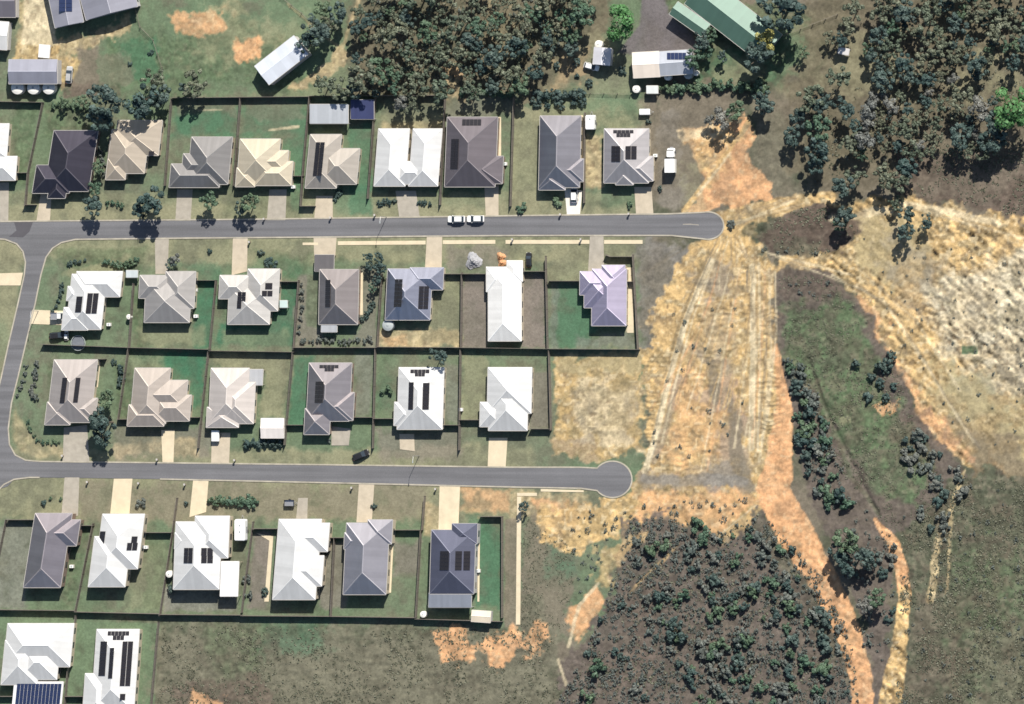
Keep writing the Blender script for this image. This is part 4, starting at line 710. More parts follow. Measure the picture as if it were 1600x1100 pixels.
def trailer(px, py, ang, L, Wd, label, paint='white', cover=False):
    t = link('trailer', None); tag(t, label, 'trailer'); MB().box((0, 0, .6), (L, Wd, .08)).obj('deck', M['alu'], t)
    for s_ in (-1, 1): MB().box((0, s_ * (Wd / 2 - .03), .86), (L, .05, .44)).obj('side_panel', M[paint], t); MB().box((s_ * (L / 2 - .03), 0, .86), (.05, Wd - .12, .44)).obj('end_panel', M[paint], t)
    if cover: loft([(-L / 2, Wd / 2, 1.09, 1.3, Wd * .4), (L / 2, Wd / 2, 1.09, 1.3, Wd * .4)], M[paint], 'cover', t)
    wheels(t, (0,), Wd / 2 + .13, .3); MB().tube((L / 2, .35, .55), (L / 2 + .9, 0, .5), .04, .04, 5).tube((L / 2, -.35, .55), (L / 2 + .9, 0, .5), .04, .04, 5).obj('drawbar', M['pole'], t); place(t, px, py, ang); return t
KG = 'white cars parked along the upper street'
car(713, 342.5, 180, 'left of the two white cars parked nose to tail on the upper street', group=KG); car(743, 342, 180, 'right of the two white cars parked nose to tail on the upper street', group=KG)
car(564, 711, 22, 'black car parked askew on the verge of the lower street', 'black')
car(92, 494, 0, 'white ute parked on the cream driveway by the side street', 'white', ute=True, name='ute')
car(90, 524, 5, 'black car parked in shade below the white corner house', 'black'); car(103, 523.5, 90, 'small white car nose beside the black car in shade', 'white', sc=.62)
car(897, 303, 90, 'white car on the bright white driveway by the fence', 'white')
car(108, 117, 85, 'silver car parked right of the grey gabled shed', 'silver'); car(924, 104, -15, 'white car parked below the small grey tin shed', 'white', sc=.9)
car(826, 406, 90, 'black car standing above the long narrow white house', 'black', sc=.85)
caravan(375, 828, 90, 5.4, 2.9, 'white caravan with two roof vents beside the large white house', hts=3.0)
caravan(922, 191, 90, 3.6, 2.4, 'white caravan beside the fence next to the light grey house', vents=1)
def box_truck(px, py, ang, label):
    t = link('box_truck', None); tag(t, label, 'truck')
    MB().box((-1.6, 0, 1.75), (3.4, 2.5, 2.1)).obj('cargo_box', M['white'], t); MB().box((.0, 0, .62), (6.2, .9, .16)).obj('chassis', M['pole'], t)
    loft([(.55, .95, .5, 1.9, .85), (.7, 1.0, .45, 2.1, .9), (1.9, 1.0, .45, 2.05, .88), (2.5, 1.0, .45, 1.25, .92), (2.75, .9, .5, 1.1, .8)], M['white'], 'cab', t)
    MB().box((2.24, 0, 1.72), (.1, 1.6, .5)).obj('windscreen', M['glass'], t); wheels(t, (-2.0, 1.9), .95, .42)
    for s_ in (-1, 1): MB().box((2.78, .7 * s_, .8), (.08, .3, .2)).obj('headlight', M['lamp'], t); MB().box((1.9, 1.12 * s_, 1.6), (.1, .2, .3)).obj('mirror', M['black'], t)
    place(t, px, py, ang, 1.5)
box_truck(1048, 249, 90, 'small white truck with a box body on the bare ground by the last house')
trailer(1008, 175, 0, 2.6, 1.5, 'white covered trailer behind the light grey house', cover=True)
trailer(337, 681, 90, 2.7, 2.0, 'white box trailer on the pinkish driveway', cover=True)
trailer(452, 786, 0, 2.6, 1.6, 'dark trailer on the verge above the biggest white house', 'black')
# trampoline, heaps
def trampoline(px, py, r, label):
    c = P(px, py, .8); t = link('trampoline', None, loc=(c.x, c.y, 0)); tag(t, label, 'trampoline')
    MB().lathe([(r * .88, .78), (r * .88, .8)], 28).obj('jump_mat', M['net'], t); mb = MB(); n = 28
    pts = [(r * math.cos(2 * math.pi * i / n), r * math.sin(2 * math.pi * i / n), .82) for i in range(n)]
    for i in range(n): mb.tube(pts[i], pts[(i + 1) % n], .09, .09, 5)
    mb.obj('rim_pad', M['tank_grey'], t)
    for i in range(6): a = 2 * math.pi * i / 6; MB().tube((r * math.cos(a), r * math.sin(a), 0), (r * math.cos(a), r * math.sin(a), .8), .03, .03, 5).obj('leg', M['pole'], t)
trampoline(122, 536, 1.9, 'round grey trampoline against the back fence of the white corner house')
def heap(px, py, r, h, m, label, name):
    c = P(px, py, h * .4); n = 26; k = 9; v = [(0, 0, h)]; f = []
    for j in range(1, k + 1):
        for i in range(n):
            a = 2 * math.pi * i / n; q = j / k; rr = r * q * (1 + .18 * math.sin(a * 3 + r) + .12 * random.uniform(-1, 1)); v.append((rr * math.cos(a), rr * math.sin(a), h * (1 - q) ** 1.1 * (1 + .15 * random.uniform(-1, 1)) - (.15 if j == k else 0)))
    for i in range(n): f.append((0, 1 + i, 1 + (i + 1) % n))
    for j in range(k - 1):
        for i in range(n): f.append((1 + j * n + i, 1 + (j + 1) * n + i, 1 + (j + 1) * n + (i + 1) % n, 1 + j * n + (i + 1) % n))
    tag(link(name, mesh(name, v, f, [M[m]]), None, (c.x, c.y, 0)), label, 'heap')
heap(782, 401, 1.2, 1.3, 'soil', 'upper heap of orange soil above the long narrow white house', 'soil_heap'); heap(784, 411, 1.2, 1.2, 'soil', 'lower heap of orange soil against the long narrow white house', 'soil_heap'); heap(739, 408, 2.2, 1.6, 'gravel', 'heap of grey gravel by the fence left of the long white house', 'gravel_heap')
def unit(px, py, where):
    c = P(px, py, .6); t = link('outdoor_unit', None, loc=(c.x, c.y, 0)); tag(t, 'small white outdoor unit ' + where, 'air conditioner', 'outdoor units beside the houses')
    MB().box((0, 0, .5), (.95, .75, .9)).obj('casing', M['white'], t); MB().lathe([(.28, .955), (.28, .965)], 14).obj('fan_grille', M['tank_grey'], t); MB().box((0, 0, .02), (1.1, .9, .1)).obj('base', M['concrete_grey'], t)
for x, y, w_ in [(789, 256, 'right of the large mauve brown house'), (1024, 243, 'right of the light grey house'), (458, 292, 'right of the pale cream house'), (305, 453, 'right of the mid grey house'), (306, 494, 'at the lower corner of the mid grey house'), (170, 507, 'right of the white corner house'), (720, 640, 'at the fence left of the plain white house'), (112, 885, 'right of the mauve house'), (228, 855, 'right of the thin strip white house'), (747, 892, 'right of the slate blue house'), (262, 428 + 3, 'above the west gable of the mid grey house'), (1013, 258, 'below the corner of the light grey house')][:10]: unit(x, y, w_)
def pole_lamp(px, py, label):
    c = P(px, py); t = link('street_lamp', None, loc=(c.x, c.y, 0)); tag(t, label, 'street lamp', 'street lamps on the verges')
    MB().tube((0, 0, 0), (0, 0, 5.6), .09, .05, 8).obj('pole', M['pole'], t); MB().tube((0, 0, 5.5), (0, -1.2, 5.9), .04, .035, 6).obj('arm', M['pole'], t); MB().box((0, -1.45, 5.92), (.22, .6, .1)).obj('lamp_head', M['tank_grey'], t)
pole_lamp(655, 712, 'slim street lamp above the lower street near the white solar house'); pole_lamp(60, 486, 'slim street lamp beside the side street'); pole_lamp(604, 345 - 6, 'slim street lamp on the verge below the white twin roofed house')
def letterbox(px, py, i, where):
    c = P(px, py, .5); t = link('letterbox', None, loc=(c.x, c.y, 0)); tag(t, 'letterbox on a post ' + where, 'letterbox', 'letterboxes on the verges')
    MB().box((0, 0, .5), (.28, .28, 1.0)).obj('post', M['wall_brown'], t); MB().box((0, 0, 1.12), (.42, .5, .3)).obj('box', M['gutter'], t)
for i, (x, y, w_) in enumerate([(98, 712, 'left of the taupe corner house driveway'), (246, 718, 'above the lower street left of the cream driveway'), (367, 719, 'right of the pinkish driveway'), (137, 753, 'above the white house with one thin solar strip'), (217, 755, 'right of the cream driveway above the white house'), (289, 757, 'left of the driveway beside the green hedge'), (550, 762, 'left of the driveway above the grey blue house'), (681, 764, 'left of the wide cream driveway'), (413, 342, 'left of the olive grey driveway'), (517, 340, 'right of the cream driveway on the upper street'), (586, 336, 'at the fence end left of the twin roofed house'), (876, 335, 'left of the bright white driveway'), (983, 334, 'left of the last upper street driveway'), (390, 378, 'right of the sandy driveway'), (801, 374, 'on the footpath above the long white house'), (908, 374, 'on the footpath left of the purple house driveway')]): letterbox(x, y, i, w_)

# ------------------------------------------------------------------ fences: steel panels between posts
FP = MB().box((0, 0, .92), (1, .05, 1.72)).box((0, 0, 1.8), (1, .09, .06)).box((0, 0, .08), (1, .08, .1)).mesh('fence_panel', M['fence']); FPO = MB().box((0, 0, .95), (.12, .12, 1.95)).mesh('post', M['fence'])
FP2 = MB().box((0, 0, .3), (1, .03, .05)).box((0, 0, .6), (1, .03, .05)).box((0, 0, .9), (1, .03, .05)).mesh('fence_rail', M['fence_green']); FPO2 = MB().box((0, 0, .5), (.14, .14, 1.2)).mesh('post', M['fence_green'])
def fence(pts, label, h=1.0, low=False, group='steel fences between the lots'):
    q = [P(x, y, .9) for x, y in pts]; o = q[0]; t = link('rail_fence' if low else 'fence', None, loc=(o.x, o.y, 0)); tag(t, label, 'fence', 'low rail fences round the paddocks' if low else group)
    pn, pm, po = ('fence_rail', FP2, FPO2) if low else ('fence_panel', FP, FPO)
    for i in range(len(q) - 1):
        a, b = q[i], q[i + 1]; L = (Vector((b.x - a.x, b.y - a.y))).length; n = max(1, round(L / 3.2)); an = math.atan2(b.y - a.y, b.x - a.x)
        for j in range(n + (i == len(q) - 2)):
            p = a.lerp(b, j / n); x = link('post', po, t, (p.x - o.x, p.y - o.y, 0)); x.rotation_euler = (0, 0, an); x.scale = (1, 1, h)
            if j < n: c = a.lerp(b, (j + .5) / n); x = link(pn, pm, t, (c.x - o.x, c.y - o.y, 0)); x.rotation_euler = (0, 0, an); x.scale = (L / n - .12, 1, h)
for pts, lab in [
 ([(-30, 158), (67, 160)], 'back fence below the three round white tanks'), ([(67, 162), (44, 270), (40, 322)], 'side fence left of the dark charcoal house'), ([(176, 192), (166, 282)], 'side fence between the dark charcoal and beige houses'),
 ([(268, 155), (258, 290)], 'side fence right of the beige house'), ([(376, 154), (366, 290)], 'side fence between the grey brown and pale cream houses'), ([(484, 152), (475, 250), (470, 322)], 'side fence right of the pale cream house'), ([(587, 152), (575, 310)], 'side fence left of the white twin roofed house'), ([(696, 150), (688, 320)], 'side fence between the twin roofed and mauve brown houses'), ([(803, 153), (798, 322)], 'side fence right of the mauve brown house'), ([(914, 176), (913, 317)], 'side fence right of the dark blue west slope house'),
 ([(268, 153), (484, 151)], 'long back fence below the green paddock'), ([(484, 150), (696, 149)], 'long back fence below the northern wood'), ([(22, 270), (44, 270)], 'short front fence left of the dark charcoal house'), ([(38, 320), (56, 320)], 'lowest short fence left of the dark charcoal house'), ([(456, 275), (474, 275)], 'short front fence right of the pale cream house'), ([(470, 322), (492, 322)], 'short front fence below the brown and cream house'),
 ([(209, 443), (202, 543)], 'side fence right of the white corner house'), ([(338, 438), (328, 546)], 'side fence left of the pale grey house'), ([(467, 438), (459, 546)], 'side fence left of the brown mauve house'), ([(597, 428), (590, 542)], 'side fence right of the brown mauve house'), ([(722, 426), (721, 543)], 'side fence left of the long narrow white house'), ([(853, 400), (856, 545)], 'side fence right of the long narrow white house'), ([(989, 398), (997, 545)], 'side fence right of the purple roofed house'),
 ([(66, 538), (202, 543)], 'back fence of the white corner house'), ([(202, 543), (328, 546)], 'back fence of the mid grey house'), ([(328, 548), (459, 550)], 'back fence of the pale grey house'), ([(459, 543), (590, 543)], 'back fence of the brown mauve house'), ([(590, 542), (721, 543)], 'back fence of the dark blue house'), ([(721, 543), (856, 545)], 'back fence of the long narrow white house'), ([(856, 545), (999, 546)], 'back fence of the purple roofed house'),
 ([(306, 438), (338, 438)], 'front fence right of the mid grey house'), ([(437, 440), (467, 440)], 'front fence right of the pale grey house'), ([(693, 428), (722, 428)], 'front fence right of the dark blue house'), ([(722, 428), (762, 428)], 'front fence left of the long narrow white house'), ([(817, 424), (853, 424)], 'front fence right of the long narrow white house'), ([(857, 439), (906, 439)], 'front fence left of the purple roofed house'), ([(946, 398), (954, 401), (989, 401)], 'upper front fence right of the mauve grey driveway'), ([(979, 440), (991, 440)], 'tiny fence right of the purple roofed house'),
 ([(85, 562), (165, 561)], 'short fence above the taupe corner house'), ([(201, 545), (185, 656)], 'side fence right of the taupe corner house'), ([(326, 550), (310, 700)], 'side fence left of the pale pink house'), ([(458, 550), (445, 695)], 'side fence left of the dark house'), ([(587, 545), (583, 700)], 'side fence right of the dark house'), ([(720, 547), (718, 703)], 'side fence left of the plain white house'), ([(858, 548), (861, 672)], 'side fence right of the plain white house'),
 ([(185, 655), (201, 655)], 'front fence left of the beige house with three east gables'), ([(296, 652), (312, 652)], 'front fence right of the beige house with three east gables'), ([(447, 664), (477, 664)], 'front fence left of the dark house'), ([(551, 652), (584, 652)], 'front fence right of the dark house'), ([(585, 654), (617, 654)], 'front fence left of the white solar house'), ([(693, 664), (719, 664)], 'front fence right of the white solar house'), ([(719, 656), (750, 656)], 'front fence left of the plain white house'), ([(829, 670), (861, 670)], 'front fence right of the plain white house'),
 ([(10, 812), (-8, 900)], 'side fence left of the mauve house'), ([(146, 818), (118, 955)], 'side fence between the mauve house and the thin strip white house'), ([(270, 832), (250, 962)], 'side fence left of the large white house'), ([(396, 815), (378, 957)], 'side fence right of the white caravan'), ([(523, 840), (517, 962)], 'side fence right of the biggest plain white house'), ([(658, 828), (650, 965)], 'side fence left of the slate blue house'), ([(785, 808), (785, 965)], 'side fence right of the slate blue house'),
 ([(-40, 952), (118, 954)], 'back fence of the mauve house'), ([(118, 956), (250, 959)], 'back fence of the thin strip white house'), ([(250, 960), (378, 961)], 'back fence of the large white house'), ([(378, 962), (517, 963)], 'back fence of the biggest plain white house'), ([(517, 963), (650, 965)], 'back fence of the grey blue house'), ([(650, 967), (785, 971)], 'back fence of the slate blue house'),
 ([(12, 812), (57, 812)], 'front fence left of the mauve house'), ([(124, 821), (146, 821)], 'front fence right of the mauve house'), ([(226, 832), (268, 832)], 'front fence right of the thin strip white house'), ([(396, 826), (435, 826)], 'front fence left of the biggest plain white house'), ([(514, 840), (540, 840)], 'front fence left of the grey blue house'), ([(614, 828), (658, 828)], 'front fence right of the grey blue house'), ([(750, 807), (785, 807)], 'front fence right of the slate blue house'),
 ([(119, 962), (105, 1060), (100, 1120)], 'side fence between the two bottom left houses'), ([(248, 972), (235, 1120)], 'side fence right of the solar covered house'), ([(-20, 1088), (22, 1088)], 'front fence at the bottom left corner'), ([(103, 1088), (131, 1088)], 'front fence between the two bottom left houses'),
 ([(277, 778), (270, 832)], 'front side fence left of the driveway by the green hedge'),
 ([(664, 775), (660, 828)], 'front side fence left of the wide cream driveway'),
]: fence(pts, lab)
for pts, lab in [([(206, -5), (218, 42), (238, 62), (252, 105), (256, 150)], 'wavy rail fence right of the big blue grey house'), ([(438, -5), (470, 20), (488, 38)], 'rail fence at the top of the green paddock'), ([(1212, 60), (1308, 22)], 'rail fence right of the green roofed farmhouse'), ([(1345, 35), (1420, 52)], 'rail fence running into the right hand wood'), ([(900, 145), (985, 147)], 'rail fence left of the small white tanks')]: fence(pts, lab, low=True)

# ------------------------------------------------------------------ plants
def foliage(seed, lobes, per, leaf, spread, flat=.75, hollow=.35, rl0=.30, rl1=.46):
    r = np.random.default_rng(seed); pos = []; nrm = []; tint = []
    for l in range(lobes):
        a = r.uniform(0, 2 * math.pi); d = math.sqrt(r.uniform(0, 1)) * spread if l else 0; rl = r.uniform(rl0, rl1) * (1.15 if l == 0 else 1) * (1 - .25 * d)
        c = np.array([d * math.cos(a), d * math.sin(a), (r.uniform(-.15, .45) * flat) * (1 - .5 * d)]); tl = r.uniform(.2, .8)
        n = r.normal(size=(per, 3)); n /= np.linalg.norm(n, axis=1)[:, None]; n[:, 2] = np.where(r.random(per) < .7, np.abs(n[:, 2]), n[:, 2])
        q = r.uniform(hollow, 1, per) ** .35
        p = c + n * (rl * q)[:, None] * np.array([1, 1, flat]); pos.append(p); nn = n + r.normal(size=(per, 3)) * .28; nrm.append(nn / np.linalg.norm(nn, axis=1)[:, None]); tint.append(np.clip(tl + r.normal(size=per) * .16, 0, 1))
    pos = np.concatenate(pos); nrm = np.concatenate(nrm); tint = np.concatenate(tint); n = len(pos)
    up = r.normal(size=(n, 3)); u = np.cross(nrm, up); u /= np.linalg.norm(u, axis=1)[:, None]; w = np.cross(nrm, u); s = leaf * r.uniform(.6, 1.35, n)[:, None]
    v = np.stack([pos - u * s * .5, pos + w * s * .32, pos + u * s * .5, pos - w * s * .32], 1).reshape(-1, 3); v[:, 2] += 0
    return v, np.repeat(tint, 4)
def leaf_mesh(name, v, tint, m):
    n = len(v); me = bpy.data.meshes.new(name); me.vertices.add(n); me.vertices.foreach_set('co', v.astype(np.float32).ravel()); me.loops.add(n); me.loops.foreach_set('vertex_index', np.arange(n, dtype=np.int32))
    me.polygons.add(n // 4); me.polygons.foreach_set('loop_start', np.arange(0, n, 4, dtype=np.int32)); me.update(calc_edges=True)
    a = me.attributes.new('tint', 'FLOAT_COLOR', 'POINT'); a.data.foreach_set('color', np.repeat(tint[:, None], 4, 1).astype(np.float32).ravel()); me.materials.append(m); return me
def trunk_mesh(seed):
    r = random.Random(seed); mb = MB().tube((0, 0, -.05), (.02, .01, .5), .055, .035, 7)
    for i in range(5): a = i * 1.26 + r.uniform(-.4, .4); mb.tube((.02, .01, r.uniform(.36, .5)), (math.cos(a) * .42, math.sin(a) * .42, r.uniform(.62, .8)), .026, .010, 5)
    mb.tube((.02, .01, .5), (.03, .02, .85), .035, .012, 6); return mb.mesh('trunk', M['bark'])
TRUNK = [trunk_mesh(i) for i in range(3)]
PROTO = {}
def protos(kind, m, n, **kw): PROTO[kind] = [leaf_mesh('crown', *fo, LEAF[m]) for fo in [foliage(len(kind) * 31 + i, **kw) for i in range(n)]]
protos('gum', 'gum', 9, lobes=22, per=42, leaf=.20, spread=1.0, flat=.7, hollow=.15, rl0=.16, rl1=.34); protos('dark', 'dark', 4, lobes=20, per=60, leaf=.2, spread=.82, flat=.8, hollow=.2, rl0=.2, rl1=.38); protos('bright', 'bright', 2, lobes=12, per=120, leaf=.15, spread=.68, flat=.8); protos('yellow', 'yellow', 1, lobes=9, per=90, leaf=.18, spread=.7)
protos('green', 'green', 4, lobes=18, per=55, leaf=.19, spread=.85, flat=.8, hollow=.2, rl0=.2, rl1=.36); protos('grey', 'grey', 2, lobes=9, per=70, leaf=.2, spread=.8); protos('scrub', 'scrub', 6, lobes=8, per=42, leaf=.34, spread=.8, flat=.8, rl0=.24, rl1=.42); protos('shrub', 'green', 4, lobes=8, per=42, leaf=.34, spread=.8, flat=.85); protos('dshrub', 'dark', 4, lobes=8, per=42, leaf=.34, spread=.8, flat=.8, rl0=.24, rl1=.42)
_ow = 'first second third fourth fifth sixth seventh eighth ninth tenth eleventh twelfth thirteenth fourteenth fifteenth sixteenth seventeenth eighteenth nineteenth'.split()
ORD = lambda n: _ow[n - 1] if n < 20 else (('twentieth', 'thirtieth', 'fortieth')[n // 10 - 2] if n % 10 == 0 else ('twenty', 'thirty', 'forty')[n // 10 - 2] + ' ' + _ow[n % 10 - 1])
def tree(px, py, r, kind, label, group=None, name=None, hf=1.0, cat='tree'):
    Rm = r * MPP * 1.12; Ht = (2.2 + Rm * 1.9) * hf; zc = Ht * .68; c = P(px, py, zc * .85); t = link(name or {'gum': 'gum_tree', 'grey': 'grey_tree'}.get(kind, 'tree'), None, loc=(c.x, c.y, ground_h(c.x, c.y))); tag(t, label, cat, group); t.rotation_euler = (0, 0, random.uniform(0, 6.28))
    tr = link('trunk', random.choice(TRUNK), t); tr.scale = (Rm * 1.3, Rm * 1.3, Ht)
    cr = link('crown', random.choice(PROTO[kind]), t, (0, 0, zc)); cr.scale = (Rm * random.uniform(.9, 1.12), Rm * random.uniform(.9, 1.12), Rm * random.uniform(.85, 1.1)); return t
def shrub(px, py, r, kind, label, group=None, name='shrub', zs=.9, sx=1.0, cat='shrub'):
    Rm = r * MPP * 1.15; c = P(px, py, Rm * .5); o = link(name, random.choice(PROTO[kind]), None, (c.x, c.y, Rm * .42 * zs + max(-.1, ground_h(c.x, c.y)))); sx *= random.uniform(.8, 1.45); o.scale = (Rm * sx, Rm, Rm * zs * random.uniform(.75, 1.1)); o.rotation_euler = (0, 0, random.uniform(0, 6.28)); tag(o, label, cat, group); return o
def inpoly(x, y, poly):
    c = False; n = len(poly)
    for i in range(n):
        (ax, ay), (bx, by) = poly[i], poly[(i + 1) % n]
        if (ay > y) != (by > y) and x < (bx - ax) * (y - ay) / (by - ay) + ax: c = not c
    return c
def scatter(poly, n, rmin, rmax, gap=.8, avoid=(), taken=None, pw=1.5):
    xs = [p[0] for p in poly]; ys = [p[1] for p in poly]; out = [] if taken is None else taken; new = []; tries = 0
    while len(new) < n and tries < n * 60:
        tries += 1; x = random.uniform(min(xs), max(xs)); y = random.uniform(min(ys), max(ys)); r = rmin + (rmax - rmin) * random.random() ** pw
        if not inpoly(x, y, poly) or any(inpoly(x, y, a) for a in avoid): continue
        if any((x - a) ** 2 + (y - b) ** 2 < ((r + q) * gap) ** 2 for a, b, q in out): continue
        out.append((x, y, r)); new.append((x, y, r))
    return new
KW = {'gum': 'grey green', 'dark': 'dark green', 'green': 'mid green', 'grey': 'pale grey', 'scrub': 'grey', 'shrub': 'green', 'dshrub': 'dark'}
def grove(pts, kinds, noun, zone, group, fn, step=32, **kw):
    """plants of one stand, labelled by look, row from the top and place in that row"""
    y0 = min(p[1] for p in pts); it = [(x, y, r, random.choice(kinds)) for x, y, r in pts]; med = sorted(p[2] for p in pts)[len(pts) // 2]; b = {}
    for q in it: b.setdefault((int((q[1] - y0) // step), KW[q[3]], q[2] > med), []).append(q)
    for (row, look, bigger), qs in b.items():
        for i, (x, y, r, k) in enumerate(sorted(qs)):
            pl = '' if len(qs) == 1 else ', %s from left' % ORD(i + 1)
            fn(x, y, r, k, '%s %s %s%s, %s row of %s' % ('large' if bigger else 'small', look, noun, pl, ORD(row + 1), zone), group, **kw)
# the northern wood and the right hand wood
g1 = 'gum trees of the northern wood'; tk = []
WOOD1 = [(575, -25), (935, -25), (905, 55), (880, 70), (845, 110), (835, 135), (735, 150), (720, 100), (690, 150), (560, 148), (545, 125), (560, 70), (545, 60)]
grove(scatter(WOOD1, 108, 7, 24, .68, [rect(695, 95, 722, 150)], tk), ['gum', 'gum', 'gum', 'dark', 'green'], 'tree', 'the northern wood', g1, tree, name='gum_tree')
g2 = 'gum trees of the right hand wood'; tk = []
grove(scatter([(1370, -25), (1640, -25), (1640, 80), (1560, 95), (1480, 110), (1420, 60), (1375, 40)], 54, 8, 22, .68, (), tk), ['gum', 'dark', 'gum', 'green'], 'tree', 'the corner wood', g2, tree, name='gum_tree')
grove(scatter([(1350, 80), (1450, 70), (1500, 110), (1450, 130), (1370, 130)], 12, 9, 18, .65, (), tk), ['dark', 'gum'], 'tree', 'the lower corner wood', g2, tree, name='gum_tree')
grove(scatter([(1360, 150), (1480, 140), (1560, 150), (1560, 240), (1440, 245), (1360, 235), (1330, 190)], 42, 8, 20, .7, (), tk), ['gum', 'gum', 'grey', 'dark'], 'tree', 'the open wood', 'open wood gum trees', tree, name='gum_tree')
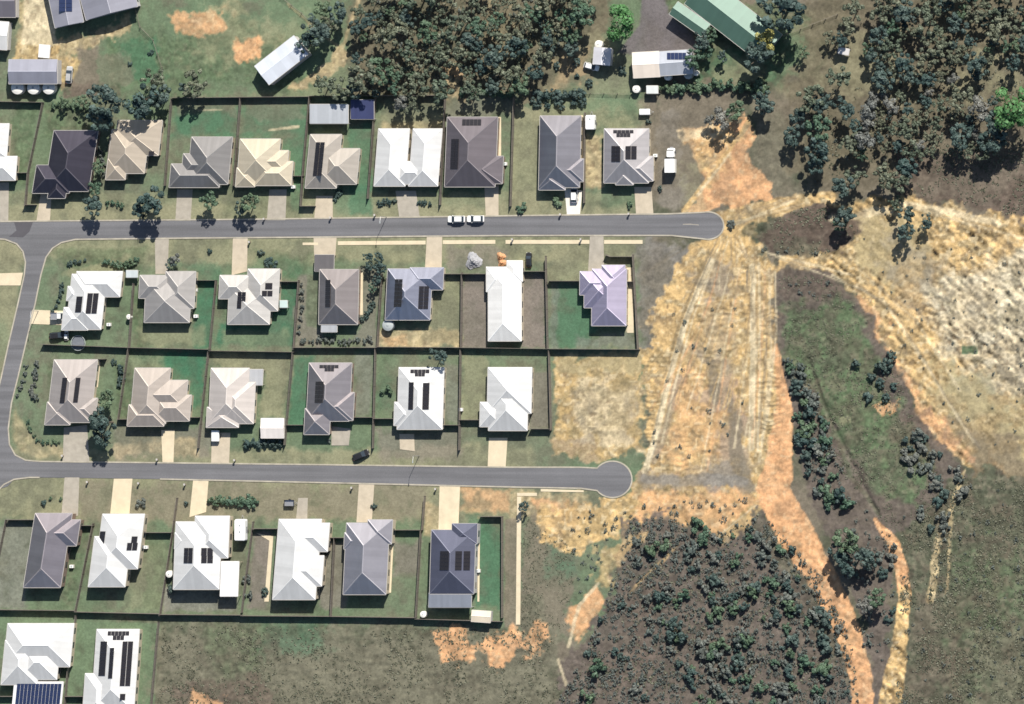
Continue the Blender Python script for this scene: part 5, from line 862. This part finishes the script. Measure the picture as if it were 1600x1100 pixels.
# trees one can pick out
for x, y, r, k, lab in [
 (1222, 12, 30, 'dark', 'big round dark tree right of the green roofed farmhouse'), (972, 36, 26, 'bright', 'bright green tree beside the dark gravel yard'), (1186, 88, 23, 'dark', 'round dark tree just below the yellow tree'), (1197, 62, 17, 'yellow', 'yellow green tree at the end of the green roofed farmhouse'), (1585, 168, 30, 'bright', 'bright green tree at the right edge'), (1560, 195, 20, 'dark', 'dark tree below the bright green tree at the right edge'),
 (1095, 62, 13, 'dark', 'dark tree between the two green roof wings and the yard'), (1112, 55, 10, 'green', 'small tree tucked under the green farmhouse roof'), (1106, 80, 9, 'green', 'small green tree on the lawn below the farmhouse'), (1130, 88, 8, 'dark', 'small dark tree on the farmhouse lawn'), (1085, 92, 14, 'green', 'green tree leaning over the right end of the long shed'), (1070, 96, 5, 'grey', 'small grey tree at the long shed corner'),
 (895, 55, 13, 'green', 'green tree at the right edge of the northern wood'), (893, 75, 12, 'dark', 'dark tree with a long shadow left of the tin shed'), (808, 72, 16, 'dark', 'dark round tree right of the sandy gap'), (812, 135, 15, 'green', 'green tree at the wood corner above the yard fence'),
 (492, 48, 20, 'dark', 'dark tree at the upper end of the pale blue shed'), (480, 70, 15, 'dark', 'dark tree overhanging the pale blue shed'), (515, 40, 14, 'gum', 'grey tree behind the pale blue shed'), (530, 20, 14, 'dark', 'dark tree at the top beside the track'), (505, 15, 12, 'green', 'green tree at the top edge above the pale blue shed'),
 (165, 155, 24, 'dark', 'large dark tree above the dark charcoal house'), (158, 185, 19, 'dark', 'dark tree shading the dark charcoal roof'), (222, 155, 23, 'dark', 'large dark tree above the beige house'), (252, 150, 17, 'dark', 'dark tree right of the beige house tree'), (240, 126, 15, 'gum', 'grey tree above the row of yard trees'), (305, 132, 17, 'gum', 'loose grey tree on the paddock edge above the back fence'), (290, 137, 10, 'dark', 'small dark tree beside the loose grey paddock tree'), (130, 160, 9, 'green', 'green tree at the back fence left of the large dark tree'), (100, 160, 8, 'green', 'leftmost green tree along the back fence'),
 (508, 132, 13, 'gum', 'loose gum tree above the white mottled yard shed'), (532, 138, 14, 'gum', 'gum tree above the navy yard shelter'), (556, 140, 13, 'dark', 'dark tree at the wood corner above the navy yard shelter'),
 (625, 160, 12, 'grey', 'grey tree above the white twin roofed house'), (645, 165, 12, 'gum', 'thin gum tree above the right white twin roof'), (155, 262, 9, 'green', 'narrow green tree right of the dark charcoal roof'), (150, 293, 10, 'green', 'green tree at the lower right of the dark charcoal house'),
 (146, 322, 14, 'dark', 'dark tree on the verge left of the low hedge'), (238, 313, 20, 'dark', 'big dark spreading tree between beige and grey houses'), (222, 328, 13, 'dark', 'dark tree at the kerb left of the faint brown driveway'), (328, 312, 12, 'green', 'green tree in front of the grey brown house'), (392, 315, 14, 'green', 'green tree in front of the pale cream house'), (378, 325, 10, 'dark', 'dark tree at the kerb below the pale cream house'),
 (168, 622, 14, 'green', 'green tree at the upper right of the taupe corner house'), (166, 660, 19, 'dark', 'large dark tree beside the wide brown driveway'), (160, 683, 14, 'dark', 'dark tree nearest the lower street beside the wide brown driveway'), (684, 558, 12, 'dark', 'round dark tree at the back fence above the white solar house'),
 (575, 403, 8, 'dark', 'dark tree at the left of the square cluster above the dark blue house'), (593, 402, 8, 'dark', 'dark tree at the right of the square cluster above the dark blue house'), (578, 416, 7, 'dark', 'lower left dark tree of the square cluster'), (595, 418, 8, 'dark', 'lower right dark tree of the square cluster'), (590, 438, 8, 'dark', 'small dark tree at the fence left of the dark blue house'), (582, 450, 6, 'green', 'small green tree below the square cluster'),
 (274, 405, 9, 'grey', 'grey tree left of the sandy driveway by the upper street'), (268, 412, 8, 'dark', 'small dark tree above the mid grey house'), (818, 791, 7, 'dark', 'small dark tree beside the long pale footpath'),
 (1150, 172, 14, 'green', 'round green tree above the orange soil'), (1128, 186, 14, 'grey', 'grey brown bushy tree above the orange soil'), (1108, 186, 9, 'grey', 'small grey tree left of the bushy one above the orange soil'),
 (1195, 165, 13, 'dark', 'dark tree at the end of the long green hedge'), (1190, 148, 12, 'dark', 'dark tree above the hedge end'), (1312, 120, 16, 'gum', 'loose gum tree below the tiny white box'), (1265, 155, 20, 'gum', 'gum tree at the left end of the line of big trees'), (1250, 185, 15, 'dark', 'dark tree left of the line of big trees'), (1285, 160, 14, 'dark', 'dark tree in the line of big trees right of the dead end'), (1318, 170, 14, 'dark', 'dark leaning tree above the bared ground'), (1238, 215, 13, 'dark', 'lowest left dark tree of the line right of the dead end'), (1280, 200, 16, 'green', 'green topped tree in the middle of the line'), (1280, 235, 17, 'dark', 'big dark tree with a pale spot at its foot'), (1275, 258, 13, 'dark', 'dark tree lowest in the middle of the line'), (1318, 290, 17, 'dark', 'dark tree at the pale track edge'), (1340, 275, 13, 'gum', 'gum tree above the pale track'), (1385, 275, 15, 'gum', 'loose gum tree above the red brown heath'), (1405, 285, 14, 'gum', 'gum tree at the left end of the red brown heath'), (1420, 262, 14, 'dark', 'dark tree above the red brown heath'), (1542, 235, 14, 'gum', 'tall gum tree standing on the brown heath at right'), (1330, 222, 14, 'gum', 'grey gum tree between the line and the open wood'), (1345, 240, 10, 'green', 'small green tree above the pale track'),
 (1322, 338, 15, 'dark', 'dark tree at the right end of the red brown mound'), (1313, 350, 10, 'green', 'lower green tree at the right end of the red brown mound'), (1418, 335, 13, 'dark', 'upper dark tree on the bared ground right of the mound'), (1415, 362, 13, 'dark', 'lower dark tree on the bared ground right of the mound'), (1446, 345, 10, 'dark', 'thin dark tree right of the two on the bared ground'), (1400, 318, 10, 'gum', 'small gum tree touching the pale track'),
 (1325, 845, 20, 'green', 'large green tree beside the lower orange track'), (1312, 865, 15, 'dark', 'dark tree at the left of the clump by the orange track'), (1340, 868, 16, 'dark', 'dark tree in the middle of the clump by the orange track'), (1325, 885, 14, 'dark', 'lowest dark tree of the clump by the orange track'), (1362, 875, 12, 'dark', 'right dark tree of the clump by the orange track'), (1372, 935, 13, 'green', 'green tree between the two lower tracks'), (1352, 945, 12, 'grey', 'grey tree between the two lower tracks'),
 (1312, 62, 11, 'dark', 'dark tree left of the tiny white box'), (1298, 60, 9, 'gum', 'small gum tree above the right hand lawn'), (1325, 40, 12, 'gum', 'gum tree at the end of the rail fence'), (1335, 15, 13, 'gum', 'gum tree near the top left of the corner wood'), (1372, 55, 14, 'dark', 'dark tree at the left tip of the corner wood'), (1358, 75, 9, 'green', 'small green tree below the corner wood tip'), (1255, 82, 8, 'green', 'small green tree on the lawn right of the yellow tree'), (1490, 125, 9, 'grey', 'pale grey tree below the corner wood'), (1530, 112, 11, 'dark', 'dark tree right of the pale grey tree'), (1585, 98, 12, 'dark', 'dark tree at the right edge above the bright one'),
]: tree(x, y, r * 1.12, k, lab, hf=.8 if r < 12 else .95)
# hedges: rows of bushes
def hedge(pts, n, r, kind, labf, group, jit=1.5):
    seg = [math.dist(pts[i], pts[i + 1]) for i in range(len(pts) - 1)]; tot = sum(seg)
    for i in range(n):
        d = tot * (i + .5) / n; k = 0; hor = abs(pts[-1][0] - pts[0][0]) > abs(pts[-1][1] - pts[0][1])
        while k < len(seg) - 1 and d > seg[k]: d -= seg[k]; k += 1
        f = d / seg[k]; x = pts[k][0] + (pts[k + 1][0] - pts[k][0]) * f; y = pts[k][1] + (pts[k + 1][1] - pts[k][1]) * f
        shrub(x + random.uniform(-jit, jit), y + random.uniform(-jit, jit), r * random.uniform(.85, 1.15), kind, labf + (', %s from %s' % (ORD(i + 1), 'left' if hor else 'top') if n > 1 else ''), group, name='hedge_bush', zs=1.1)
hedge([(1032, 138), (1165, 133), (1200, 140)], 13, 9.5, 'shrub', 'green bush in the long hedge below the farmhouse lawn', 'bushes of the long farmhouse hedge')
hedge([(838, 145), (912, 150)], 7, 9, 'dshrub', 'dark bush in the row above the dark blue west slope house', 'dark bushes above the upper row', 2.5); hedge([(830, 158), (845, 165), (880, 163), (905, 160), (922, 160)], 5, 6, 'dshrub', 'small dark bush below the row above the upper lots', 'small dark bushes above the upper row', 3)
hedge([(722, 142), (800, 148)], 7, 8, 'shrub', 'green bush along the wood edge above the mauve brown house', 'bushes along the wood edge', 2)
hedge([(80, 163), (140, 166)], 6, 6, 'shrub', 'bush along the back fence above the dark charcoal house', 'bushes above the dark charcoal house', 2)
hedge([(328, 783), (400, 784)], 10, 7.5, 'shrub', 'clipped green bush of the long hedge above the large white house', 'bushes of the long street hedge', .6)
hedge([(383, 692), (442, 693)], 6, 8, 'dshrub', 'round dark bush in the row below the white gabled garden shed', 'round bushes below the white shed', 1)
hedge([(165, 318), (195, 320)], 4, 4.5, 'shrub', 'small bush of the low hedge right of the dark verge tree', 'bushes of the low verge hedge', .8)
hedge([(98, 440), (93, 462), (88, 480), (80, 490)], 6, 4, 'dshrub', 'small dark bush along the west side of the white corner house', 'bushes left of the white corner house', 1); hedge([(103, 415), (118, 410), (135, 407)], 5, 4, 'dshrub', 'small dark bush at the upper left of the white corner house', 'bushes above the white corner house', 1.5); hedge([(160, 410), (195, 412), (215, 408)], 8, 5.5, 'shrub', 'green garden bush above the white corner house', 'garden bushes above the white corner house', 3.5)
hedge([(42, 566), (36, 595), (27, 623)], 5, 3.6, 'scrub', 'small bush in the left row beside the side street', 'bushes in the left row by the side street', .8); hedge([(60, 565), (53, 600), (50, 618), (60, 622)], 8, 5, 'scrub', 'bush in the bed left of the taupe corner house', 'bushes left of the taupe corner house', 2); hedge([(42, 655), (48, 675), (62, 690), (95, 692)], 9, 3.6, 'shrub', 'small bush in the curved row below the taupe corner house', 'bushes in the curved corner row', 1)
hedge([(474, 440), (470, 480), (466, 525)], 8, 4, 'scrub', 'small bush in the brown bed left of the brown mauve house', 'bushes in the brown side bed', 1.5); hedge([(584, 470), (572, 490), (565, 505)], 5, 4.5, 'dshrub', 'dark bush in the yard right of the brown mauve house', 'bushes right of the brown mauve house', 2.5); hedge([(590, 318), (605, 314), (622, 315)], 4, 4.5, 'dshrub', 'dark shrub left of the wide twin house driveway', 'shrubs left of the twin house driveway', 1.2); hedge([(652, 316), (674, 317)], 4, 4.5, 'dshrub', 'dark shrub right of the wide twin house driveway', 'shrubs right of the twin house driveway', 1.2)
hedge([(528, 305), (530, 298), (524, 315)], 4, 4.5, 'dshrub', 'shrub beside the brown and cream house driveway', 'shrubs by the brown and cream house', 1.5); hedge([(152, 225), (160, 240), (158, 275)], 7, 5, 'scrub', 'shrub in the strip right of the dark charcoal roof', 'shrubs right of the dark charcoal roof', 3); 
hedge([(463, 537), (500, 532), (545, 533), (585, 530)], 12, 5, 'scrub', 'grey shrub along the back fence of the brown mauve house', 'shrubs along the brown mauve house fence', 2.5); hedge([(188, 570), (190, 590), (186, 605)], 4, 5, 'dshrub', 'dark shrub along the fence right of the taupe corner house', 'shrubs right of the taupe corner house', 1.2)
for x, y, r, k, lab in [(178, 566, 5, 'dshrub', 'single dark bush above the taupe corner house'), (513, 690, 5, 'scrub', 'round bush beside the short pink grey driveway'), (408, 396, 6, 'dshrub', 'small dark bush right of the sandy driveway'), (423, 412, 9, 'dshrub', 'dark brown bush right above the pale grey house'), (327, 392, 5, 'dshrub', 'small dark bush left of the sandy driveway'), (68, 786, 5, 'dshrub', 'small dark bush above the mauve house'), (80, 778, 4, 'shrub', 'small green bush above the mauve house'), (96, 779, 4, 'shrub', 'small green bush left of the grey driveway'), (220, 786, 8, 'scrub', 'brown scraggly bush above the thin strip white house'), (291, 786, 4.5, 'dshrub', 'dark bush left of the long street hedge'), (585, 792, 5, 'dshrub', 'dark bush right of the driveway above the grey blue house'), (267, 920, 9, 'dshrub', 'dark bush left of the large white house'), (870, 318, 8, 'shrub', 'green bush left of the bright white driveway'), (815, 325, 7, 'shrub', 'green bush at the fence end by the upper street'), (1030, 295, 5, 'dshrub', 'small dark bush right of the last upper house'), (984, 320, 5, 'shrub', 'small bush left of the last cream driveway'), (1140, 352, 8, 'scrub', 'olive bush just right of the dead end'), (235, 82, 4, 'dshrub', 'small dark bush beside the wavy rail fence'), (203, 100, 4, 'dshrub', 'small dark bush by the sandy yard strip'), (232, 112, 6, 'shrub', 'green bush on the paddock below the wavy fence'), (604, 610, 9, 'shrub', 'low green bush on the lawn left of the white solar house'), (413, 925, 6, 'dshrub', 'dark bush in the brown yard left of the biggest white house'), (385, 905, 7, 'scrub', 'pale bush right of the white patio roof'), (388, 930, 7, 'scrub', 'lower pale bush right of the white patio roof'), (1013, 191, 5, 'dshrub', 'dark bush below the white covered trailer'), (972, 112, 7, 'dshrub', 'dark bush left of the long shed'), (902, 118, 5, 'dshrub', 'dark bush left in the brown yard'), (920, 130, 6, 'dshrub', 'dark bush in the middle of the brown yard'), (868, 103, 7, 'dshrub', 'dark bush at the wood edge left of the yard'), (900, 97, 6, 'dshrub', 'dark bush left of the white car by the tin shed')]:
    shrub(x, y, r, k, lab, name='garden_bush')
# scrub south of the bared ground
SCR = [(985, 815), (1055, 805), (1120, 838), (1188, 800), (1228, 838), (1285, 905), (1330, 1000), (1345, 1110), (868, 1110), (900, 1050), (940, 965), (965, 880)]
tk = []; g5 = 'bushes of the scrub below the bared ground'
MID = [(1000, 850), (1090, 800), (1200, 830), (1290, 960), (1310, 1110), (1090, 1110), (1040, 1000)]
SB = dict(name='scrub_bush')
grove(scatter(MID, 155, 4.5, 11.5, .44, (), tk), ['dshrub', 'shrub', 'scrub'], 'bush', 'the thick scrub', g5, shrub, 40, zs=1.15, **SB)
grove(scatter(SCR, 75, 4, 9, .5, (), tk), ['dshrub', 'scrub', 'scrub'], 'bush', 'the open outer scrub', g5, shrub, 40, zs=1.1, **SB)
for x, y, r, lab in [(933, 1043, 12, 'bright round bush near the bottom of the scrub'), (918, 1090, 12, 'green bush at the bottom edge of the scrub')]: shrub(x, y, r, 'shrub', lab, name='scrub_bush', zs=1.2)
grove(scatter([(1228, 560), (1255, 570), (1300, 690), (1330, 780), (1290, 800), (1262, 740), (1245, 660)], 42, 6, 13, .48), ['shrub', 'dshrub', 'scrub'], 'bush', 'the orange track strip', 'bushes right of the orange track', shrub, 50, zs=1.1, **SB)
grove(scatter([(1335, 560), (1395, 550), (1415, 610), (1360, 635)], 10, 6, 10, .6), ['dshrub'], 'bush', 'the tall grass patch', 'bushes right of the tall grass', shrub, 30, zs=1.1, **SB)
grove(scatter([(1390, 660), (1440, 670), (1510, 740), (1480, 830), (1400, 820), (1430, 760)], 26, 6, 12, .6), ['scrub', 'dshrub', 'scrub'], 'bush', 'the right hand heath', 'bushes on the right hand heath', shrub, 40, **SB)
grove(scatter([(1300, 830), (1395, 840), (1400, 960), (1375, 1060), (1345, 980)], 18, 6, 10, .6), ['scrub', 'dshrub'], 'bush', 'the lower tracks wedge', 'bushes between the lower tracks', shrub, 40, **SB)
def mass(name, label, spots, kinds, zs):
    """small bushes past counting, joined"""
    V = []; TT = []; base = []
    for kd in kinds:
        for me in PROTO[kd][:3]:
            n = len(me.vertices); c_ = np.empty(n * 3, np.float32); me.vertices.foreach_get('co', c_); a_ = np.empty(n * 4, np.float32); me.attributes['tint'].data.foreach_get('color', a_); base.append((c_.reshape(-1, 4, 3), a_.reshape(-1, 4, 4)[..., 0]))
    for x, y, r in spots:
        c_, t_ = random.choice(base); idx = RNG.choice(len(c_), min(len(c_), 90), replace=False); Rm = r * MPP * 1.15; p = P(x, y); a = random.uniform(0, 6.28); q = c_[idx] * np.array([Rm, Rm, Rm * zs])
        V.append((np.stack([q[..., 0] * math.cos(a) - q[..., 1] * math.sin(a) + p.x, q[..., 0] * math.sin(a) + q[..., 1] * math.cos(a) + p.y, q[..., 2] + Rm * .4 * zs + ground_h(p.x, p.y)], -1)).reshape(-1, 3)); TT.append(np.clip(t_[idx] + random.uniform(-.25, .25), 0, 1).reshape(-1))
    tag(link(name, leaf_mesh(name, np.concatenate(V), np.concatenate(TT), LEAF['scrub'])), label, 'scrub', kind='stuff')
sp = scatter(SCR, 1200, 2.2, 5.5, .42, (), tk) + scatter([(1228, 560), (1255, 570), (1300, 690), (1330, 780), (1290, 800), (1262, 740), (1245, 660)], 90, 2.5, 5.5, .6) + scatter([(1030, 470), (1160, 470), (1165, 740), (1020, 740)], 24, 2.5, 5, 2) + scatter([(890, 800), (1180, 775), (1160, 830), (960, 860), (900, 940)], 60, 2.5, 6, 1) + scatter([(1330, 370), (1600, 400), (1600, 720), (1450, 640)], 60, 1.8, 4, 3)
sp += scatter(WOOD1, 120, 3, 7, .8) + scatter([(1220, 430), (1300, 440), (1300, 480), (1235, 470)], 8, 3, 5.5, 1.2) + scatter([(1180, 385), (1290, 395), (1280, 402), (1200, 400)], 6, 3, 5, 1) + scatter([(1410, 745), (1600, 755), (1600, 1100), (1410, 1100)], 70, 2, 5, 1.5) + scatter([(1330, 770), (1400, 840), (1400, 960), (1375, 1060), (1345, 980)], 60, 2.5, 5, .8) + scatter([(1560, 60), (1600, 160), (1440, 250), (1250, 290), (1250, 150), (1400, 120)], 60, 2, 5, 1.2)
mass('low_scrub', 'low grey green scrub between the bigger bushes and on bare soil', sp, ['scrub', 'dshrub'], .8)
# rough grass and low heath: nobody could count it
def tufts(name, label, regions, seed):
    r = np.random.default_rng(seed); V = []; TT = []
    for poly, n, s0, s1 in regions:
        xs = [p[0] for p in poly]; ys = [p[1] for p in poly]; px = r.uniform(min(xs), max(xs), n); py = r.uniform(min(ys), max(ys), n); ok = poly_sd(px, py, poly) > 0; px, py = px[ok], py[ok]
        for x, y in zip(px, py):
            c = P(x, y)
            if vn(np.float64(c.x), np.float64(c.y), 5.0, 171) + r.uniform(-.25, .25) < .45: continue
            s = r.uniform(s0, s1); z = ground_h(c.x, c.y); t0 = float(np.clip(vn(np.float64(c.x), np.float64(c.y), 3.0, 141) * .8 + r.uniform(-.1, .3), 0, 1))
            for k in range(3):
                a = r.uniform(0, 6.28); ca_, sa_ = math.cos(a), math.sin(a); l = s * r.uniform(.5, .8); h = s * r.uniform(.2, .42)
                V += [(c.x - sa_ * l * .4, c.y + ca_ * l * .4, z - .03), (c.x + sa_ * l * .4, c.y - ca_ * l * .4, z - .03), (c.x + ca_ * l + sa_ * l * .3, c.y + sa_ * l - ca_ * l * .3, z + h), (c.x + ca_ * l - sa_ * l * .3, c.y + sa_ * l + ca_ * l * .3, z + h)]; TT += [t0] * 4
    o = link(name, leaf_mesh(name, np.array(V), np.array(TT), LEAF['grass'])); tag(o, label, 'grass', kind='stuff')
tufts('rough_grass', 'rough olive grass and low heath tussocks over the open fields', [
 ([(1215, 430), (1290, 430), (1350, 490), (1400, 580), (1440, 680), (1480, 780), (1390, 830), (1300, 720), (1230, 580)], 8000, .2, .5),
 ([(1410, 830), (1500, 745), (1640, 755), (1640, 1120), (1400, 1120)], 11000, .2, .6), ([(255, 978), (860, 985), (885, 1115), (245, 1115)], 4500, .25, .65), ([(1200, 345), (1245, 326), (1310, 326), (1340, 360), (1290, 398), (1195, 385)], 900, .25, .6),
 (SCR, 3500, .25, .7), ([(1420, 240), (1640, 230), (1640, 350), (1500, 315), (1400, 300)], 1500, .25, .6), ([(815, 800), (900, 860), (885, 980), (815, 980)], 900, .2, .5), (WOOD1, 2500, .3, .7), ([(1250, 140), (1640, 60), (1640, 250), (1300, 290)], 2500, .3, .7)], 5)
